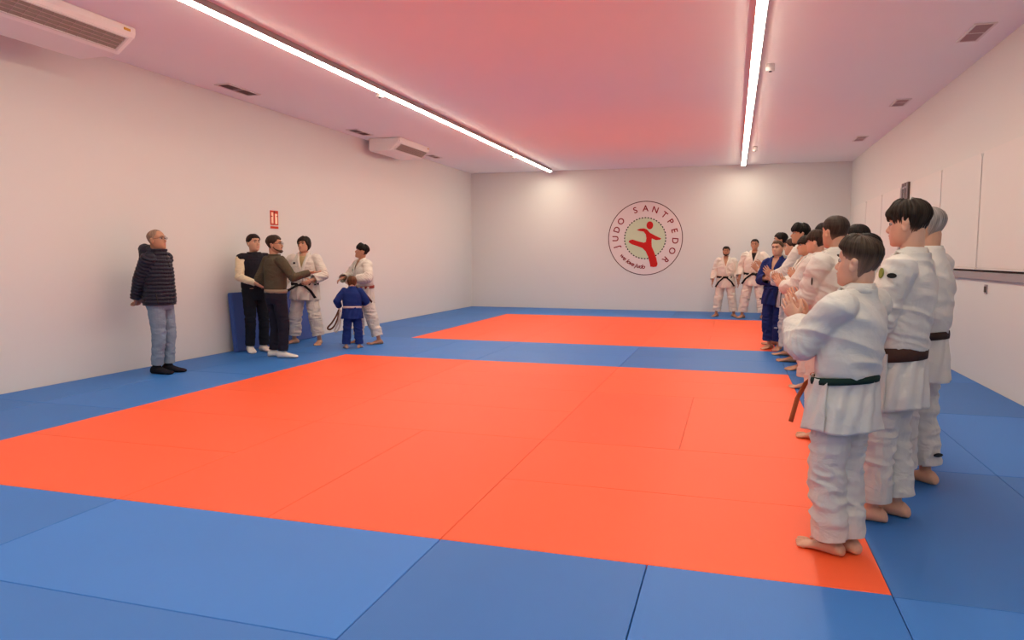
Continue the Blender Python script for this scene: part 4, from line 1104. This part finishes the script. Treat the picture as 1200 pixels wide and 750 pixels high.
# two black belts before the back wall
person('bearded man in white judogi with black belt, left one before the back wall', 1.64, (-.15, 17.75), facing(-.05, -1), haircol=BLACKHAIR, hair='short', skincol=SK2, beard=True, gicol=WHITE2, belt=BLACKBELT, vox=.008,
       feet=((-.22, .06, -28), (.20, .06, 24)), girth=1.05, tails=((-.8, .2), (.8, .22)), **hang(.175, .05, .50))
person('man in white judogi with black belt and dark undershirt, right one before the back wall', 1.80, (.47, 17.40), facing(-.15, -1), haircol=BLACKHAIR, hair='crop', skincol=SK2, gicol=WHITE2, belt=BLACKBELT, shirt=(.02, .02, .02, 1), vox=.008,
       feet=((-.22, .08, -24), (.22, .04, 24)), tails=((-.9, .22), (.8, .2)), girth=1.05, wr=((-.10, .16, .70), (.17, .04, .51)), poles=((-1, -.4, -.6), (.5, -1, 0)),
       patches=(('black', 0, ('leg', .1, -.1, 1), .03, .02, (.05, .05, .06, 1)),))
# the group by the left wall
person('bald man in dark puffer jacket, pale jeans and black socks, hands behind his back', 1.70, (-6.48, 6.98), facing(.98, .20), wear='puffer', haircol=(.34, .22, .155, 1), hair='shaved', skincol=SK2,
       top=(.022, .022, .036, 1), pants=(.20, .26, .33, 1), foot='sock', socks=(.012, .012, .018, 1), glasses=True, hem=.065, girth=1.14, build=1.03, hs=1.08, vox=.006,
       wr=((-.035, -.145, .53), (.045, -.15, .515)), poles=((-1, -.8, 0), (1, -.8, 0)), hands=(((.5, -.25, -.6), (0, -1, 0), .6, .05), ((-.5, -.35, -.5), (0, -1, 0), .7, .05)),
       feet=((-.075, .04, -4), (.075, -.02, 8)), head_pitch=-8)
person('man in black vest over cream shirt with dark trousers, leftmost by the blue gym mat', 1.70, (-6.62, 8.97), facing(.75, -.45), wear='vest', haircol=(.025, .015, .012, 1), hair='short', skincol=SK1,
       top=(.72, .62, .42, 1), loops=(.018, .016, .022, 1), pants=(.012, .014, .020, 1), foot='sock', socks=(.70, .66, .60, 1), hem=.06, girth=1.12, hs=1.08, vox=.006, head_yaw=12, head_pitch=-6,
       wr=((-.06, .13, .60), (.05, .14, .59)), poles=((-1, -.4, -.3), (1, -.5, -.3)), hands=(((.8, .4, -.2), (0, -1, 0), .7, .05), ((-.8, .4, -.2), (0, -1, 0), .7, .05)), feet=((-.10, .03, -10), (.10, 0, 12)))
person('bearded man with glasses in olive brown sweater, arm stretched out to the right', 1.67, (-5.98, 8.55), facing(.45, .89), wear='sweater', haircol=(.045, .025, .016, 1), hair='short', skincol=SK2, beard=True,
       top=(.085, .070, .045, 1), loops=(.27, .22, .16, 1), pants=(.018, .018, .030, 1), foot='sock', socks=(.72, .68, .62, 1), glasses=True, hem=.06, girth=1.08, hs=1.1, vox=.006, head_yaw=-48, head_pitch=-4,
       wr=((-.12, .05, .56), (.20, .20, .70)), poles=((-.5, -1, 0), (.3, -.4, -1)), hands=(((0, .3, -1), (1, 0, 0), .5, .1), ((.75, .60, .05), (0, -.2, 1), .15, .12)),
       feet=((-.11, .0, 30), (.11, .03, 45)))
person('man with chin-length dark hair in white judogi facing the man in the sweater', 1.69, (-6.47, 10.02), facing(.28, -.96), hair='long', haircol=(.022, .013, .010, 1), skincol=SK1, gicol=WHITE2, belt=BLACKBELT, shirt=(.40, .30, .15, 1), vox=.006,
       feet=((-.24, .08, -5), (.21, -.05, 40)), hs=1.08, girth=1.08, build=1.04, lean=3, head_yaw=-16, head_pitch=-10, tails=((-.8, .2), (1.2, .2)), wr=((-.10, .15, .60), (.185, .07, .52)), poles=((-1, -.6, -.3), (.6, -1, 0)),
       patches=(('black', 0, ('chest', .07, .3, 1, .765), .02, .016, (.04, .03, .03, 1)),))
person('dark-haired boy in white judogi with dark red belt, bending over the small child in blue', 1.58, (-5.63, 10.40), facing(-.55, -.84), hair='mop', haircol=BLACKHAIR, skincol=SK2, gicol=WHITE2, belt=(.34, .06, .05, 1), belt_end=(.10, .02, .02, 1), vox=.0065, hs=1.05,
       feet=((-.27, -.12, 10), (.14, .05, 0)), lean=6, head_yaw=-22, head_pitch=-16, tails=((-2.2, .20), (.8, .3)), wr=((-.10, .17, .66), (.09, .20, .66)), poles=((-1, -.4, -.6), (1, -.4, -.6)), hands=(((.3, .8, -.3), (.5, 0, -1), .5, .1), ((-.3, .8, -.3), (-.5, 0, -1), .5, .1)),
       patches=(('green', 1, ('chest', .06, .3, 1, .755), .018, .016, (.05, .20, .10, 1)),))
person('small child with brown hair in blue judogi with white belt, seen from behind', 1.09, (-5.49, 9.76), facing(-.42, .90), hair='bowl', haircol=(.15, .065, .03, 1), skincol=SK3, gicol=(.016, .034, .165, 1), belt=(.62, .52, .48, 1), vox=.005, hs=1.30, girth=1.15,
       feet=((-.16, .0, -18), (.15, .05, 14)), head_yaw=6, head_pitch=8, tails=((-.8, .2), (.8, .2)), wr=((-.185, .08, .575), (.14, .16, .62)), poles=((-.6, -1, 0), (.6, -1, 0)), hands=(((-.15, .2, -1), (1, .2, 0), 1.3, .03), ((.2, .6, -.5), (-1, 0, 0), .5, .1)), sleeve=.85, hem=.06)

# folded belt that hangs from the child's hand
v = Vol(); O = Vector((0, 0, 0))
t = thing('folded_belt', 'brown and white folded belt hanging from the small child\'s left hand', 'belt', (-5.715, 9.755, .575))
v.tube([(.0, -.01, .0), (-.05, 0, -.09), (-.13, .0, -.20), (-.19, 0, -.26), (-.20, 0, -.29), (-.16, 0, -.30), (-.09, 0, -.25), (-.03, .0, -.14), (.0, 0, -.04)], [(.014, .013)] * 9, n=8)
me = bpy.data.meshes.new('brown_strap'); me.from_pydata(v.v, [], v.f); mesh_obj('brown_strap', me, cloth('belt_cotton', (.16, .075, .04, 1), .15, 1, .05, 25), t)
v = Vol(); v.tube([(.01, .0, -.01), (.0, 0, -.12), (-.03, .0, -.22), (-.08, 0, -.31), (-.05, 0, -.33), (.0, 0, -.26), (.025, 0, -.14)], [(.014, .013)] * 7, n=8)
me = bpy.data.meshes.new('white_strap'); me.from_pydata(v.v, [], v.f); mesh_obj('white_strap', me, cloth('belt_cotton', (.62, .56, .50, 1), .15, 1, .05, 25), t)
